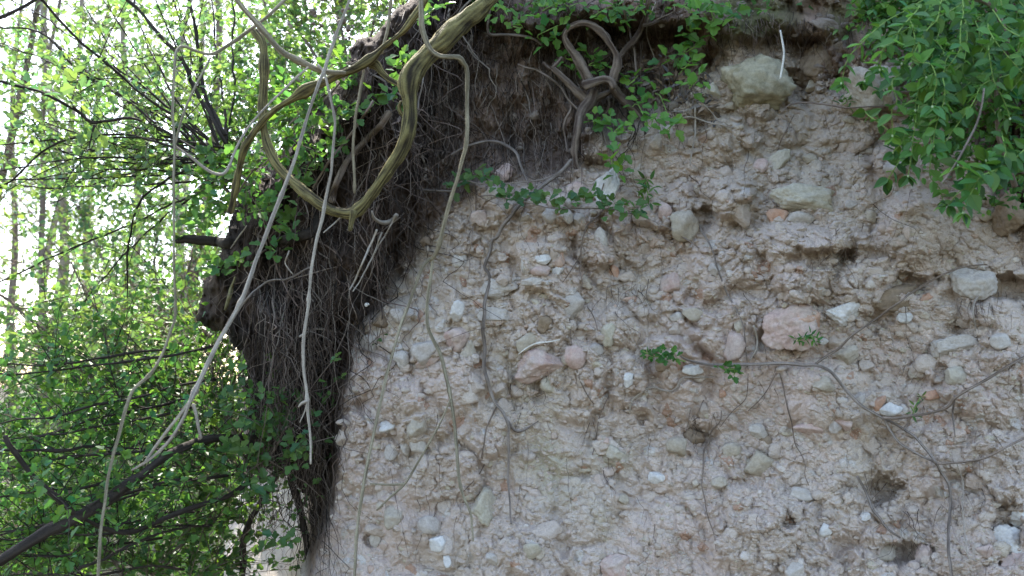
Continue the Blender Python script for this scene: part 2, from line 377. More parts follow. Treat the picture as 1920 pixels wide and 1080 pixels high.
# ------------------------------------------------------------------ stones
def ico(sub):
    import bmesh
    bm = bmesh.new(); bmesh.ops.create_icosphere(bm, subdivisions=sub, radius=1)
    V = np.array([v.co[:] for v in bm.verts]); F = np.array([[v.index for v in f.verts] for f in bm.faces]); bm.free()
    return V/np.linalg.norm(V, axis=1, keepdims=True), F
ICO5, ICO4, ICO2 = ico(5), ico(4), ico(2)
def rock(dirs, r, planes=11, soft=.06, rough_=.03):
    """an angular, worn stone: rounded intersection of random planes"""
    nrm = r.normal(size=(planes, 3)); nrm /= np.linalg.norm(nrm, axis=1, keepdims=True)
    d = r.uniform(.5, .95, planes)
    dots = dirs@nrm.T
    rad = np.where(dots > .05, d/np.maximum(dots, .05), 9.)
    rad = np.concatenate([rad, np.full((len(dirs), 1), 1.12)], 1)
    rr = -soft*np.log(np.exp(-rad/soft).sum(1))
    q = dirs*1.6+r.uniform(0, 50, 3)
    return dirs*(rr*(1+rough_*2*fbm(q, 3, 3)+rough_*fbm(q*4.5, 3, 4)))[:, None]
def rotm(ax, ay, az):
    return np.array(Euler((ax, ay, az)).to_matrix())
LEAN = np.array(Euler((PITCH, 0, 0)).to_matrix())
STONES = [
 # px, py, w, h, tilt in the face, tone, out, label
 (1418,156,142,104,-6,'mossy',.5,'largest mossy buff boulder jutting from the bank under the turf'),
 (1541,112,84,84,10,'brown',.15,'dark brown boulder recessed in the hollow beside the white straw'),
 (1636,166,100,88,0,'buff',.85,'pale pitted boulder touching the left edge of the chickweed'),
 (1334,171,34,34,0,'green',.5,'small greenish stone just left of the largest mossy boulder'),
 (1371,196,30,20,0,'buff',.4,'little buff stone under the lower left edge of the largest boulder'),
 (1459,301,56,34,28,'green',.5,'tilted greenish stone with flat face above the long slab'),
 (1427,311,30,28,0,'pink',.4,'pinkish stone tucked against the tilted greenish stone'),
 (1507,372,124,58,-4,'green',.55,'long smooth green grey slab lying level in the bank'),
 (1457,408,40,36,6,'orange',.3,'orange brick coloured stone under the left end of the long slab'),
 (1503,409,54,26,0,'pale',.3,'flat pale stone directly under the middle of the long slab'),
 (1676,311,46,38,10,'grey',.6,'rounded grey stone under the trailing chickweed sprig'),
 (1592,225,26,15,0,'buff',.5,'tiny buff stone below the pale pitted boulder'),
 (1517,298,26,22,0,'buff',.4,'small buff stone right of the tilted greenish stone'),
 (1597,383,30,18,12,'grey',.5,'small grey stone right of the long slab'),
 (1634,408,24,28,0,'buff',.3,'flat buff chip on the left of the big conglomerate lump'),
 (1283,424,56,60,14,'buff',.65,'sharp angular buff stone standing beside a dark burrow hole'),
 (1258,530,42,42,0,'pink',.35,'pink triangular stone in the gravel below the angular buff stone'),
 (1152,518,20,48,6,'orange',.25,'narrow orange stone standing upright left of the pink triangle'),
 (1182,563,34,14,0,'orange',.4,'flat orange flake below the narrow orange stone'),
 (1377,650,44,58,10,'pink',.5,'pink upright stone just above the long level root'),
 (1482,616,112,88,14,'pink',.55,'big pink boulder with an orange side in the middle of the right bank'),
 (1512,601,50,48,0,'orange',.58,'orange broken block against the big pink boulder'),
 (1584,589,66,46,8,'white',.6,'whitish stone between the big pink boulder and the brown slab'),
 (1674,562,112,50,10,'brown',.25,'long brown slab under the diagonal root'),
 (1826,534,86,66,0,'pale',.65,'rounded pale pink stone beside a hollow near the right edge'),
 (1860,545,34,48,0,'brown',.5,'brown stone against the right side of the rounded pale pink stone'),
 (1790,650,84,46,4,'pale',.4,'broad pale stone below the rounded pale pink one'),
 (1794,705,40,38,0,'green',.45,'squarish green grey stone under the broad pale one'),
 (1590,666,42,34,20,'buff',.45,'buff stone above the fork of the level root'),
 (1647,756,22,36,-14,'orange',.45,'orange stone wedged beside a white one at the root fork'),
 (1669,767,44,28,14,'white',.5,'white stone wedged beside the orange one at the root fork'),
 (1746,740,32,22,-8,'orange',.45,'orange stone right of the thin green sprout'),
 (1583,793,32,32,0,'pink',.5,'tan pink stone below the root left of the fork'),
 (1739,557,36,16,14,'orange',.3,'orange sliver right above the diagonal root'),
 (1692,521,22,17,0,'orange',.4,'small reddish stone left of the dark slit above the brown slab'),
 (1545,720,44,32,0,'buff',.4,'buff stone in the hollow under the bend of the root'),
 (1566,800,26,26,0,'grey',.4,'grey stone left of the tan pink stone'),
 (1515,800,60,34,-6,'pink',.25,'broad flat pink patch of stone left of the tan pink stone'),
 (1013,688,92,70,-6,'pink',.6,'big wedge shaped pink brown stone in the middle of the bank'),
 (990,640,54,28,36,'buff',.6,'tilted tan block above the big wedge shaped stone'),
 (1021,608,28,34,0,'brown',.4,'brown stone above the tilted tan block'),
 (936,543,72,40,-4,'pale',.45,'upper one of two flat pale slabs beside the long grey root'),
 (926,590,66,30,0,'pale',.45,'lower one of two flat pale slabs beside the long grey root'),
 (857,583,26,42,-10,'white',.6,'bright white angular stone under the shaded soil'),
 (862,637,60,48,10,'pink',.45,'pink red stone left of the long grey root'),
 (878,655,30,34,0,'buff',.55,'buff stone in front of the pink red stone'),
 (794,657,46,52,-30,'grey',.55,'grey block behind the forked vine'),
 (753,674,34,36,20,'pale',.5,'pale stone left of the grey block'),
 (801,678,50,20,20,'pink',.4,'pinkish flat stone under the grey block'),
 (693,646,40,42,0,'grey',.5,'grey stone near the top of the bank corner'),
 (667,664,22,40,0,'grey',.4,'grey stone on the very corner of the bank'),
 (780,800,38,40,4,'buff',.5,'squarish buff stone between the two forks of the hanging vine'),
 (728,801,36,30,0,'white',.45,'whitish stone left of the squarish buff stone'),
 (733,848,26,32,0,'grey',.5,'grey stone below the whitish stone on the left of the bank'),
 (784,834,34,32,0,'pale',.4,'pale stone right below the squarish buff stone'),
 (762,842,22,30,10,'pale',.4,'pale chip left below the squarish buff stone'),
 (1028,722,32,30,0,'green',.5,'greenish stone at the foot of the wedge shaped stone'),
 (1073,571,46,60,0,'pale',.35,'upright pale block right of the brown stone'),
 (744,593,30,30,0,'grey',.4,'grey stone in the shade at the edge of the root mat'),
 (715,598,36,34,0,'brown',.4,'brown stone in the shade at the edge of the root mat'),
 (672,592,34,38,0,'brown',.5,'round soil covered stone under the snail shell'),
 (948,324,42,36,20,'pink',.6,'pinkish stone poking out of the brown soil'),
 (922,362,38,28,14,'pale',.6,'pale stone under the pinkish one in the brown soil'),
 (898,409,34,32,0,'pink',.4,'dusty pink stone at the lower edge of the brown soil'),
 (1136,352,46,84,-16,'white',.6,'tall chalk white stone behind the leafy sprig'),
 (1080,354,38,28,0,'pink',.4,'rusty pink stone left of the tall white stone'),
 (1032,404,34,32,0,'grey',.4,'grey stone below the leafy sprig'),
 (1062,407,26,28,0,'pale',.4,'small pale stone below the leafy sprig'),
 (1085,411,26,24,0,'grey',.4,'small grey stone below the tall white stone'),
 (1048,486,24,36,0,'orange',.4,'rust red stone in the gravel below the sprig'),
 (1013,507,40,22,-5,'pink',.5,'pinkish stone left of the rust red stone'),
 (984,500,16,34,10,'pale',.4,'narrow pale chip left of the rust red stone'),
 (1019,487,34,20,0,'white',.45,'whitish stone above the pinkish one in the gravel'),
 (1046,508,22,18,0,'white',.5,'small white stone touching the rust red stone'),
 (1000,528,46,16,3,'pale',.45,'thin pale slab under the pinkish stone in the gravel'),
 (862,488,30,34,0,'pale',.4,'pale stone at the edge of the brown soil right of the vine knot'),
 (804,457,34,28,0,'brown',.4,'brown stone in the soil left of the vine knot'),
 (1178,713,20,30,0,'white',.55,'small chalk white stone left of the level root'),
 (1243,684,30,28,0,'brown',.5,'brown pebble under the leaf tuft on the level root'),
 (1299,693,44,22,6,'white',.5,'smooth whitish stone under the tip of the level root'),
 (1355,738,14,17,0,'orange',.5,'tiny orange stone below the level root'),
 (1079,670,44,48,0,'pink',.4,'pinkish block in the middle of the bank'),
 (1141,628,28,46,0,'green',.4,'greenish upright block in the middle of the bank'),
 (1118,656,28,28,0,'grey',.4,'grey stone between pinkish and greenish blocks'),
 (1372,845,36,32,10,'buff',.5,'buff angular stone left of the round buff cobble'),
 (1423,868,58,50,0,'buff',.45,'round buff cobble in the lower right bank'),
 (1421,810,38,34,0,'pale',.35,'pale pinkish stone above the round buff cobble'),
 (1436,826,26,20,0,'brown',.3,'brown stain stone right above the round buff cobble'),
 (1268,838,40,40,0,'buff',.5,'tan stone beside the nest of fine roots'),
 (1300,818,42,36,0,'brown',.35,'brown stone inside the nest of fine roots'),
 (1232,897,34,24,0,'white',.5,'whitish pebble in the loose gravel of the lower bank'),
 (1167,937,24,24,0,'buff',.5,'buff pebble in a notch of the lower bank'),
 (1154,852,38,38,0,'green',.3,'greenish flat stone on the smooth lower bank'),
 (1136,826,12,14,0,'pink',.5,'tiny pink pebble above the greenish flat stone'),
 (1348,905,32,26,0,'buff',.45,'buff pebble beside the thin lower root'),
 (996,1033,34,42,-24,'green',.55,'tilted greenish stone near the bottom middle'),
 (1162,1060,76,48,16,'pink',.35,'broad pinkish stone at the bottom edge'),
 (907,950,52,72,8,'green',.4,'large greenish block behind the tip of the forked vine'),
 (925,1048,30,26,0,'pale',.45,'pale stone near the bottom left of the greenish stone'),
 (820,1019,32,33,-6,'white',.65,'bright white cube shaped stone near the bottom'),
 (839,1051,16,28,0,'white',.6,'small bright white chip below the white cube'),
 (806,985,48,40,0,'grey',.5,'grey brown stone above the white cube'),
 (737,971,36,44,-10,'buff',.5,'buff stone right of the long hanging vine'),
 (705,1011,26,34,0,'pale',.45,'pale stone below the buff one beside the hanging vine'),
 (1506,928,56,28,-6,'pale',.35,'pale flat stone in the lower right bank'),
 (1924,958,76,72,20,'white',.6,'large whitish boulder cut by the right edge'),
 (1886,1012,66,56,-10,'white',.65,'large whitish boulder in the lower right corner'),
 (1908,1062,80,56,12,'pink',.6,'pink boulder in the lower right corner'),
 (1846,1033,32,28,0,'pink',.5,'small pink stone left of the corner boulders'),
 (1734,1054,36,70,0,'pink',.3,'upright pink stone below the hollow at lower right'),
 (1658,1040,46,40,20,'buff',.4,'buff stone left of the lower right hollow'),
 (1622,968,19,17,0,'white',.6,'tiny white pebble under the lower right burrow'),
 (1488,1067,36,32,0,'pale',.4,'pale stone at the bottom edge under the round cobble'),
 (1548,994,28,30,0,'white',.25,'pale chip in the lower right bank'),
 (1340,506,26,26,0,'grey',.45,'grey pebble left of the thin drooping root'),
 (1385,615,20,28,0,'buff',.4,'buff pebble above the pink upright stone'),
 (1300,590,44,26,0,'buff',.4,'buff stone in the gravel left of the thin drooping root'),
 (1270,594,30,20,0,'pale',.45,'pale stone left of the buff one in the gravel'),
 (1545,640,18,14,0,'white',.5,'small white pebble right of the big pink boulder'),
 (1697,596,30,22,0,'white',.5,'whitish stone at the end of the brown slab'),
 (1875,640,40,30,10,'pale',.35,'pale stone right of the broad pale one'),
 (1900,320,36,40,0,'brown',.4,'brown stone under the chickweed at the right edge'),
 (1897,400,70,90,0,'brown',.5,'brown soil crusted block at the right edge'),
 (1843,402,36,28,0,'buff',.4,'buff stone under the drooping chickweed leaves'),
 (1490,165,20,24,0,'brown',.3,'dark stone right of the largest boulder'),
 (1523,160,32,24,8,'buff',.5,'buff stone under the dark brown boulder'),
 (1245,395,30,34,20,'pink',.4,'pinkish stone above left of the angular buff stone'),
 (1125,455,30,60,0,'pale',.3,'tall pale stone right of the dark thin root'),
 (1610,750,24,30,0,'grey',.4,'grey stone above the orange stone at the fork'),
 (1720,700,34,22,0,'buff',.35,'buff stone left of the squarish green grey one'),
]
for (px, py, w, h, tilt, tone, out, lab) in STONES:
    big = max(w, h) > 60
    dirs, f = ICO5 if big else ICO4
    r_ = np.random.default_rng(int(px*31+py*7))
    if big: dirs = dirs
    V = rock(dirs, r_, planes=int(r_.integers(7, 11)), soft=.012 if tone in ('orange', 'white', 'pink', 'buff') else .024, rough_=.07 if big else .05)
    ext = V.max(0)-V.min(0); V = (V-(V.max(0)+V.min(0))/2)/ext            # unit box
    W0 = float(wall_s(px, py, max(w, h)*.25))
    m = W0/FPX
    dp = .85*min(w, h)
    V = V*np.array([w, dp, h])*m
    V = V@rotm(0, -math.radians(tilt), 0).T
    loc = at(px, py, W0+(.5-(out+.14)*1.0)*dp*m*.9-.002)
    o = mesh_obj("boulder" if big else "stone", V@LEAN.T, f, STONE[tone])
    o.location = loc
    tag(o, lab, "stone", "stones lodged in the bank")

# uncountable pebbles and crumbs over the whole face
def scatter_pebbles(name, npeb, smin, smax, power, seed, inz, shape):
    r = np.random.default_rng(seed)
    dirs, f = shape
    protos = [rock(dirs, np.random.default_rng(seed*100+k), planes=9, soft=.02, rough_=.06) for k in range(24)]
    px = r.uniform(560, 1960, npeb*3); py = r.uniform(-20, 1100, npeb*3)
    clump = vn(np.stack([px*.012, py*.012, px*0], -1), 5)+.6*vn(np.stack([px*.035, py*.035, px*0], -1), 6)
    sbp = np.interp(px, [a for a, _ in SOILY], [b for _, b in SOILY]); e = np.interp(py, [a for a, _ in EDGE], [b for _, b in EDGE])
    ok = (px > e-4) & (r.uniform(-1.1, 1.0, len(px)) < clump)
    okk = ok & ((py > sbp-8) | (r.random(len(px)) < (.28 if inz else .12)))
    sel = np.where(okk)[0][:npeb]; px, py = px[sel], py[sel]; sbp = sbp[sel]
    n = len(px)
    sz = smin*(1-r.random(n)*(1-(smin/smax)**power))**(-1/power)
    w = wall(px, py)
    cen = at(px, py, w+.16*sz)
    tones = np.array([[.39, .33, .27], [.43, .365, .30], [.35, .295, .24], [.43, .34, .28], [.52, .47, .41], [.42, .28, .20], [.38, .34, .24], [.42, .355, .29]])
    pick = r.choice(len(tones), n, p=[.28, .2, .17, .12, .055, .015, .06, .10])
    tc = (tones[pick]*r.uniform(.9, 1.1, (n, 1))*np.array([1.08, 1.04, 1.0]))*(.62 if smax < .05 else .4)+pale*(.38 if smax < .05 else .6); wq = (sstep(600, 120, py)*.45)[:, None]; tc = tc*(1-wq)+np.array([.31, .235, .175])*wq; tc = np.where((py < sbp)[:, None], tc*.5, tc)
    kk = r.integers(0, len(protos), n); PR = np.array(protos)
    an = r.uniform(0, 6.283, (n, 3)); ca, sa = np.cos(an), np.sin(an); one = np.ones(n); ze = np.zeros(n)
    Rx = np.array([[one, ze, ze], [ze, ca[:, 0], -sa[:, 0]], [ze, sa[:, 0], ca[:, 0]]]).transpose(2, 0, 1)
    Rz = np.array([[ca[:, 1], -sa[:, 1], ze], [sa[:, 1], ca[:, 1], ze], [ze, ze, one]]).transpose(2, 0, 1)
    RR = Rz@Rx
    sc = sz[:, None]*np.stack([r.uniform(.75, 1.25, n), r.uniform(.6, .9, n), r.uniform(.6, 1., n)], -1)*.5
    Vs = np.einsum('nvk,njk->nvj', PR[kk], RR)*sc[:, None]@LEAN.T+cen[:, None]
    Vs = [Vs.reshape(-1, 3)]; Cs = [np.repeat(tc, len(dirs), 0)]
    Fz = (f[None]+(np.arange(n)*len(dirs))[:, None, None]).reshape(-1, 3)
    o = mesh_obj(name, np.concatenate(Vs), Fz, M_WALL, np.concatenate(Cs))
    o["kind"] = "stuff"; o["label"] = "loose pebbles and crumbs set all over the bank face"; o["category"] = "gravel"
    return o
scatter_pebbles("gravel", 14000, .006, .032, 2.0, 3, True, ICO2)
scatter_pebbles("rubble", 760, .018, .060, 2.2, 9, True, ico(4))
scatter_pebbles("gravel", 26000, .0035, .008, 2.0, 5, True, ico(1))
# ------------------------------------------------------------------ tubes: vines, roots, stems
def resample(pts, step):
    """smooth curve through the points (Catmull-Rom), pts (n,k)"""
    pts = np.asarray(pts, float)
    if len(pts) == 2: pts = np.array([pts[0], pts.mean(0), pts[1]])
    e = np.concatenate([[2*pts[0]-pts[1]], pts, [2*pts[-1]-pts[-2]]])
    out = []
    for i in range(1, len(e)-2):
        L = np.linalg.norm(e[i+1, :3]-e[i, :3]); k = max(2, int(L/step))
        t = np.linspace(0, 1, k, endpoint=False)[:, None]
        out.append(.5*((2*e[i])+(-e[i-1]+e[i+1])*t+(2*e[i-1]-5*e[i]+4*e[i+1]-e[i+2])*t**2+(-e[i-1]+3*e[i]-3*e[i+1]+e[i+2])*t**3))
    out.append(e[-2][None]); return np.concatenate(out)
BARKS = {  # light, dark
 'woody': ((.20, .165, .065), (.028, .021, .013)), 'straw': ((.31, .262, .175), (.13, .105, .065)), 'pale': ((.37, .315, .245), (.19, .155, .12)),
 'brown': ((.25, .19, .145), (.12, .088, .065)), 'grey': ((.27, .22, .18), (.11, .085, .067)), 'gnarl': ((.185, .14, .105), (.055, .036, .026)), 'dark': ((.05, .038, .029), (.02, .015, .011)),
 'hair': ((.185, .13, .10), (.075, .052, .039)), 'mossy': ((.25, .215, .10), (.07, .055, .035)), 'stem': ((.22, .33, .08), (.15, .22, .06)), 'white': ((.7, .66, .58), (.5, .45, .38)), 'beige': ((.38, .325, .26), (.25, .2, .155))}
def tube_geo(P, R, sides, ridge=0., seed=0, bark='grey', nridge=9, twist=2.5, gnarl=.6):
    n = len(P); T = np.gradient(P, axis=0); T /= np.linalg.norm(T, axis=1, keepdims=True)+1e-12
    a = np.array([0, 0, 1.]) if abs(T[0, 2]) < .9 else np.array([1., 0, 0])
    N_ = np.zeros_like(P); b = np.cross(T[0], a); b /= np.linalg.norm(b); N_[0] = b
    for i in range(1, n):
        v = N_[i-1]-T[i]*np.dot(N_[i-1], T[i]); N_[i] = v/(np.linalg.norm(v)+1e-12)
    B = np.cross(T, N_)
    s_ = np.concatenate([[0], np.cumsum(np.linalg.norm(np.diff(P, axis=0), axis=1))])
    th = np.linspace(0, 2*np.pi, sides, endpoint=False)
    TH, SS = np.meshgrid(th, s_)
    tw = TH+twist*SS
    base = np.stack([np.cos(tw)*2.2, np.sin(tw)*2.2, SS*6], -1)+seed*3.1
    n1 = vn(base*np.array([nridge/5, nridge/5, 1.]), seed)       # streaks run with the wood
    n2 = vn(base*np.array([nridge/2.2, nridge/2.2, 2.2]), seed+5)
    lump = fbm(np.stack([np.cos(TH)*.7, np.sin(TH)*.7, SS*(14 if ridge else 30)], -1)+seed, 3, seed+9)
    gn = fbm(np.stack([np.cos(TH)*1.2, np.sin(TH)*1.2, SS*45], -1)+seed*.7, 3, seed+31)
    rad = R[:, None]*(1+ridge*(n1+.7*n2)+.09*lump+.10*gnarl*gn+.16*gnarl*vn(np.stack([TH*0, TH*0, SS*22], -1)+seed, seed))
    V = P[:, None]+(N_[:, None]*np.cos(TH)[..., None]+B[:, None]*np.sin(TH)[..., None])*rad[..., None]
    l, d = BARKS[bark]; m = np.clip(.45+.75*n1+.6*n2+.2*lump+.35*gn, 0, 1)[..., None]
    col = np.array(d)*(1-m)+np.array(l)*m
    k = np.arange(n*sides).reshape(n, sides)
    F = np.stack([k[:-1], np.roll(k[:-1], -1, 1), np.roll(k[1:], -1, 1), k[1:]], -1).reshape(-1, 4)
    V = V.reshape(-1, 3); col = col.reshape(-1, 3)
    c0, c1 = len(V), len(V)+1
    V = np.concatenate([V, P[:1]-T[:1]*R[0]*.5, P[-1:]+T[-1:]*R[-1]*.5]); col = np.concatenate([col, col[:1]*1.2, col[-1:]*1.2])
    ca = np.stack([np.roll(k[0], -1), k[0], np.full(sides, c0), np.full(sides, c0)], -1)[:, :3]
    cb = np.stack([k[-1], np.roll(k[-1], -1), np.full(sides, c1)], -1)
    return V, [F, np.concatenate([ca, cb])], col
def px_path(pts, D, w, wig=0., seed=0, on='air', off=.0, knots=(), step=.006):
    """pts in the 1920 px frame; D depth (number or list), w width in px (number or list) -> 3-D path, radii"""
    pts = np.array(pts, float); n = len(pts)
    w_ = (.80 if n > 3 else .86)*np.interp(np.linspace(0, 1, n), np.linspace(0, 1, len(np.atleast_1d(w))), np.atleast_1d(w))
    if on == 'air':
        D_ = np.interp(np.linspace(0, 1, n), np.linspace(0, 1, len(np.atleast_1d(D))), np.atleast_1d(D))
        c = resample(np.column_stack([at(pts[:, 0], pts[:, 1], D_), w_*D_/FPX*.5]), step)
        P3, R = c[:, :3], c[:, 3]
    else:
        c = resample(np.column_stack([pts, w_*(1.0 if on == 'wall' else .95)]), step*800)
        px_, py_ = c[:, 0], c[:, 1]
        if on == 'wall':
            d = wall_s(px_, py_, 8)
        else:
            d = np.array([over(a, b) for a, b in zip(px_, py_)])
        kk = max(3, int(len(d)*.12)) | 1
        dpd = np.pad(d, kk//2, mode='edge'); mn = np.convolve(dpd, np.ones(kk)/kk, 'valid')
        d = np.minimum(mn, d+.004)
        R = c[:, 2]*d/FPX*.5
        sn = np.arange(len(d))*.022+px_[0]
        if on == 'wall' and off < .03: off = off+.0045*vn(np.stack([sn*3, sn*0, sn*0], -1), 4)-.0015
        P3 = at(px_, py_, d-R*.9-off-.002)
    s_ = np.concatenate([[0], np.cumsum(np.linalg.norm(np.diff(P3, axis=0), axis=1))])
    if wig:
        q = np.stack([s_*18+seed, s_*0+seed*1.7, s_*0], -1)
        P3 = P3+wig*np.stack([fbm(q, 3, seed), fbm(q, 3, seed+1)*.6, fbm(q, 3, seed+2)*.5], -1)
    for kx, ky, amt in knots:                      # swollen nodes
        d2 = np.linalg.norm(P3-at(kx, ky, np.interp(.5, [0, 1], [P3[:, 1].min(), P3[:, 1].max()])), axis=1); i = d2.argmin()
        R = R*(1+amt*np.exp(-((s_-s_[i])/(R[i]*2.2))**2))
    return P3, R
def build_tubes(name, specs, label, cat, bark, sides=10, ridge=0., group=None, mat=None, partname='shoot', nridge=9, gnarl=.6):
    """one plant organ; the first path is the main stem, later ones are side shoots with meshes of their own"""
    geos = []
    for k, sp_ in enumerate(specs):
        P3, R = px_path(**sp_); sd2 = int(abs(P3[0].sum())*1000) % 97+k
        geos.append((P3, tube_geo(P3, R, sides if k == 0 else max(6, sides-2), ridge, sd2, bark, nridge, 2.5, gnarl)))
    if len(geos) == 1:
        P3, (V, F, c) = geos[0]; loc = P3[0]
        o = mesh_obj(name, V-loc, F, mat or M_BARK, c); o.location = loc
        return tag(o, label, cat, group)
    loc = geos[0][0][0]; e = empty(name, loc); tag(e, label, cat, group)
    for k, (P3, (V, F, c)) in enumerate(geos):
        o = mesh_obj("main_stem" if k == 0 else partname, V-loc, F, mat or M_BARK, c); o.parent = e
    return e
def sp(pts, D=1.9, w=6, wig=0., on='air', off=0., seed=0, knots=(), step=.006):
    return dict(pts=pts, D=D, w=w, wig=wig, on=on, off=off, seed=seed, knots=knots, step=step)

# the big looping vine
build_tubes("looping_vine", [
 sp([(960,-60),(914,0),(875,36),(835,72),(800,105),(772,138),(766,170),(770,208),(764,250),(752,284),(724,326),(696,366),(664,398),(631,396),(594,377),(553,345),(525,315),(503,275),(495,231),(492,185),(495,116),(490,79),(478,60)],
    [1.78,1.74,1.72,1.72,1.75,1.78,1.82,1.85,1.88], [42,40,38,36,33,30,27,24,22,20,18,18,17,20], wig=.002, knots=[(768,148,.35),(664,398,.3),(832,70,.25),(490,79,.3)]),
 sp([(664,396),(660,412),(656,432)], 1.75, [16,10,7]),
 sp([(762,165),(748,158),(730,150),(716,138),(706,124),(692,118)], [1.76,1.78,1.79], [15,14,17,22], wig=.003),
 sp([(752,190),(748,200),(752,212),(763,222)], 1.75, [7,10,8])],
 "thick ridged yellow brown vine hanging in a big loop across the dark roots", "vine", 'woody', sides=44, ridge=.17, partname="side_shoot", nridge=14, gnarl=1.2)
build_tubes("arching_vine", [
 sp([(815,-40),(790,12),(766,44),(743,69),(720,88),(701,106),(675,122),(660,130),(634,141),(608,153),(586,162),(567,173),(545,187),(525,199),(508,212),(493,227),(478,246),(465,266),(456,284),(451,303),(446,325),(442,347),(438,372),(434,398)],
    [1.75,1.78,1.82,1.9], [13,13,14,20,17,14,18,15,16,15,16,14,15,18], wig=.002, knots=[(697,108,.45),(567,173,.4),(436,390,.3)])],
 "woody brown vine arching down to a broken end beside the looping vine", "vine", 'woody', sides=30, ridge=.15, nridge=12, gnarl=1.5)
build_tubes("smooth_vine", [
 sp([(425,-40),(444,0),(483,46),(525,93),(548,108),(571,120),(599,132),(625,136),(652,136)], [1.66,1.7,1.78], [11,13,14,12,9], wig=.001, knots=[(483,46,.2),(597,130,.3)])],
 "smooth brown vine sloping down from the upper left onto the arching vine", "vine", 'straw', sides=16, ridge=.05)
build_tubes("forked_vine", [
 sp([(786,-30),(789,0),(790,46),(796,72),(806,93),(824,105),(844,107),(860,108),(868,118),(875,136),(875,208),(874,268),(866,303),(858,333),(849,361),(840,389),(831,426),(822,463),(814,480),(806,488)],
   [1.66,1.68,1.74,1.8], [13,13,12,12,11,10,9,9,9,9,9,8], wig=.001, knots=[(868,116,.4),(874,268,.25),(814,480,.5)]),
 sp([(812,482),(798,494),(787,512),(777,540),(767,567),(756,598),(746,629),(735,664),(725,700),(716,738),(708,775),(700,816),(690,864),(681,911),(669,999),(664,1090)], [1.8,1.74,1.66], [7,7,7,7,8,7], wig=.001, knots=[(787,512,.35),(669,995,.5)]),
 sp([(813,482),(808,517),(803,546),(800,575),(800,596),(804,617),(814,640),(825,662),(834,698),(842,733),(850,783),(855,825),(858,867),(861,900),(868,930),(882,962),(885,990),(887,1015)], [1.8,1.76,1.7], [7,8,8,9,8,8,6,4], wig=.001, knots=[(842,733,.4),(862,915,.4)]),
 sp([(845,748),(826,792),(805,830),(783,868),(759,907),(732,932),(706,957)], 1.74, [4,5,6,4]),
 sp([(759,907),(730,909),(694,907)], 1.74, [6,5,4])],
 "long straw coloured vine hooked over the woody vine and forking before the bank", "vine", 'straw', sides=12, ridge=.06, partname="branch")
build_tubes("pale_vine", [
 sp([(662,-30),(655,0),(643,32),(631,60),(620,94),(611,125),(605,140),(595,162),(576,218),(564,258),(553,298),(543,326),(533,353),(522,380),(511,407),(496,448),(479,491),(465,532),(451,568),(430,607),(408,645),(388,686),(370,725),(358,752)],
   [1.7,1.66,1.6,1.5], [6,7,8,8,8,9,9,10,10,10], wig=.001, knots=[(533,353,.3),(451,568,.5),(358,752,.7)]),
 sp([(358,750),(334,782),(311,811),(290,840),(268,872)], 1.5, [8,7,6]),
 sp([(356,752),(346,779),(326,815),(301,844),(275,865),(247,882)], 1.5, [7,7,7,5]),
 sp([(362,758),(368,778),(372,800),(377,822)], 1.51, [9,7,6])],
 "long straight pale vine slanting down left and splitting at a knot", "vine", 'pale', sides=12, ridge=.05, partname="branch")
build_tubes("limp_vine", [
 sp([(597,122),(606,132),(611,146),(617,176),(623,204),(627,230),(627,259),(624,292),(620,324),(614,354),(608,384),(602,414),(594,444),(589,474),(584,505),(579,561),(574,600),(569,636),(568,668),(569,697),(575,735),(577,756),(580,790),(583,822),(583,870)],
   [1.73,1.7,1.66], [6,7,6,7,7,8,7,7,8,8,7,5], wig=.0015, knots=[(623,204,.3),(608,384,.3),(579,561,.6),(576,752,.7)]),
 sp([(577,752),(566,756),(560,763)], 1.66, [7,6,4]), sp([(576,752),(571,772),(562,792)], 1.66, [3,2])],
 "thin whitish vine hanging limp beside the pale straight vine and ending mid air", "vine", 'pale', sides=12, ridge=.05, partname="side_shoot")
build_tubes("bent_vine", [
 sp([(545,-10),(520,14),(500,32),(482,46),(465,58),(442,76),(420,90),(405,99),(390,102),(366,95),(345,87),(335,90),(329,100),(327,118),(325,150),(324,210),(327,270),(326,310),(325,350),(326,440),(328,530),(329,590),(320,622),(311,650),(297,680),(280,704),(262,720),(247,737),(233,778),(220,822),(210,862),(201,903),(194,955),(188,1010),(185,1095)],
   [1.75,1.62,1.5,1.42], [8,8,9,8,7,6,6,6,6,6,7,8,7,7,7], wig=.001, knots=[(345,88,.3),(327,270,.6),(329,590,.7),(278,706,.6)]),
 sp([(395,108),(378,140),(360,175),(346,208),(336,240),(328,272)], [1.64,1.58], [5,6,5])],
 "thin brown vine dropping almost straight down the far left side", "vine", 'straw', sides=10, ridge=.05, partname="branch")
build_tubes("slack_vine", [
 sp([(327,272),(343,284),(360,296),(375,309),(390,320),(403,326),(416,327),(424,320),(430,309),(440,286),(450,265),(464,241),(480,220),(505,194),(530,170),(553,147),(578,126)], [1.6,1.62,1.7], [6,6,7,6,5,5,6], wig=.001)],
 "thin pale vine sagging in a shallow curve left of the looping vine", "vine", 'pale', sides=10)
build_tubes("dangling_stub", [sp([(684,132),(678,158),(673,185),(667,212),(664,241),(663,270),(663,296),(664,330),(664,362)], 1.78, [6,8,7,7,8,6], wig=.001, knots=[(664,345,.4)])],
 "short straight vine stub dangling inside the big loop", "vine", 'straw', sides=12, ridge=.06)
build_tubes("upright_vine", [sp([(735,-20),(732,10),(727,55),(722,74),(716,100)], 1.8, [9,8,7])], "short vine dropping from the top edge onto the arching vine", "vine", 'straw', sides=10)

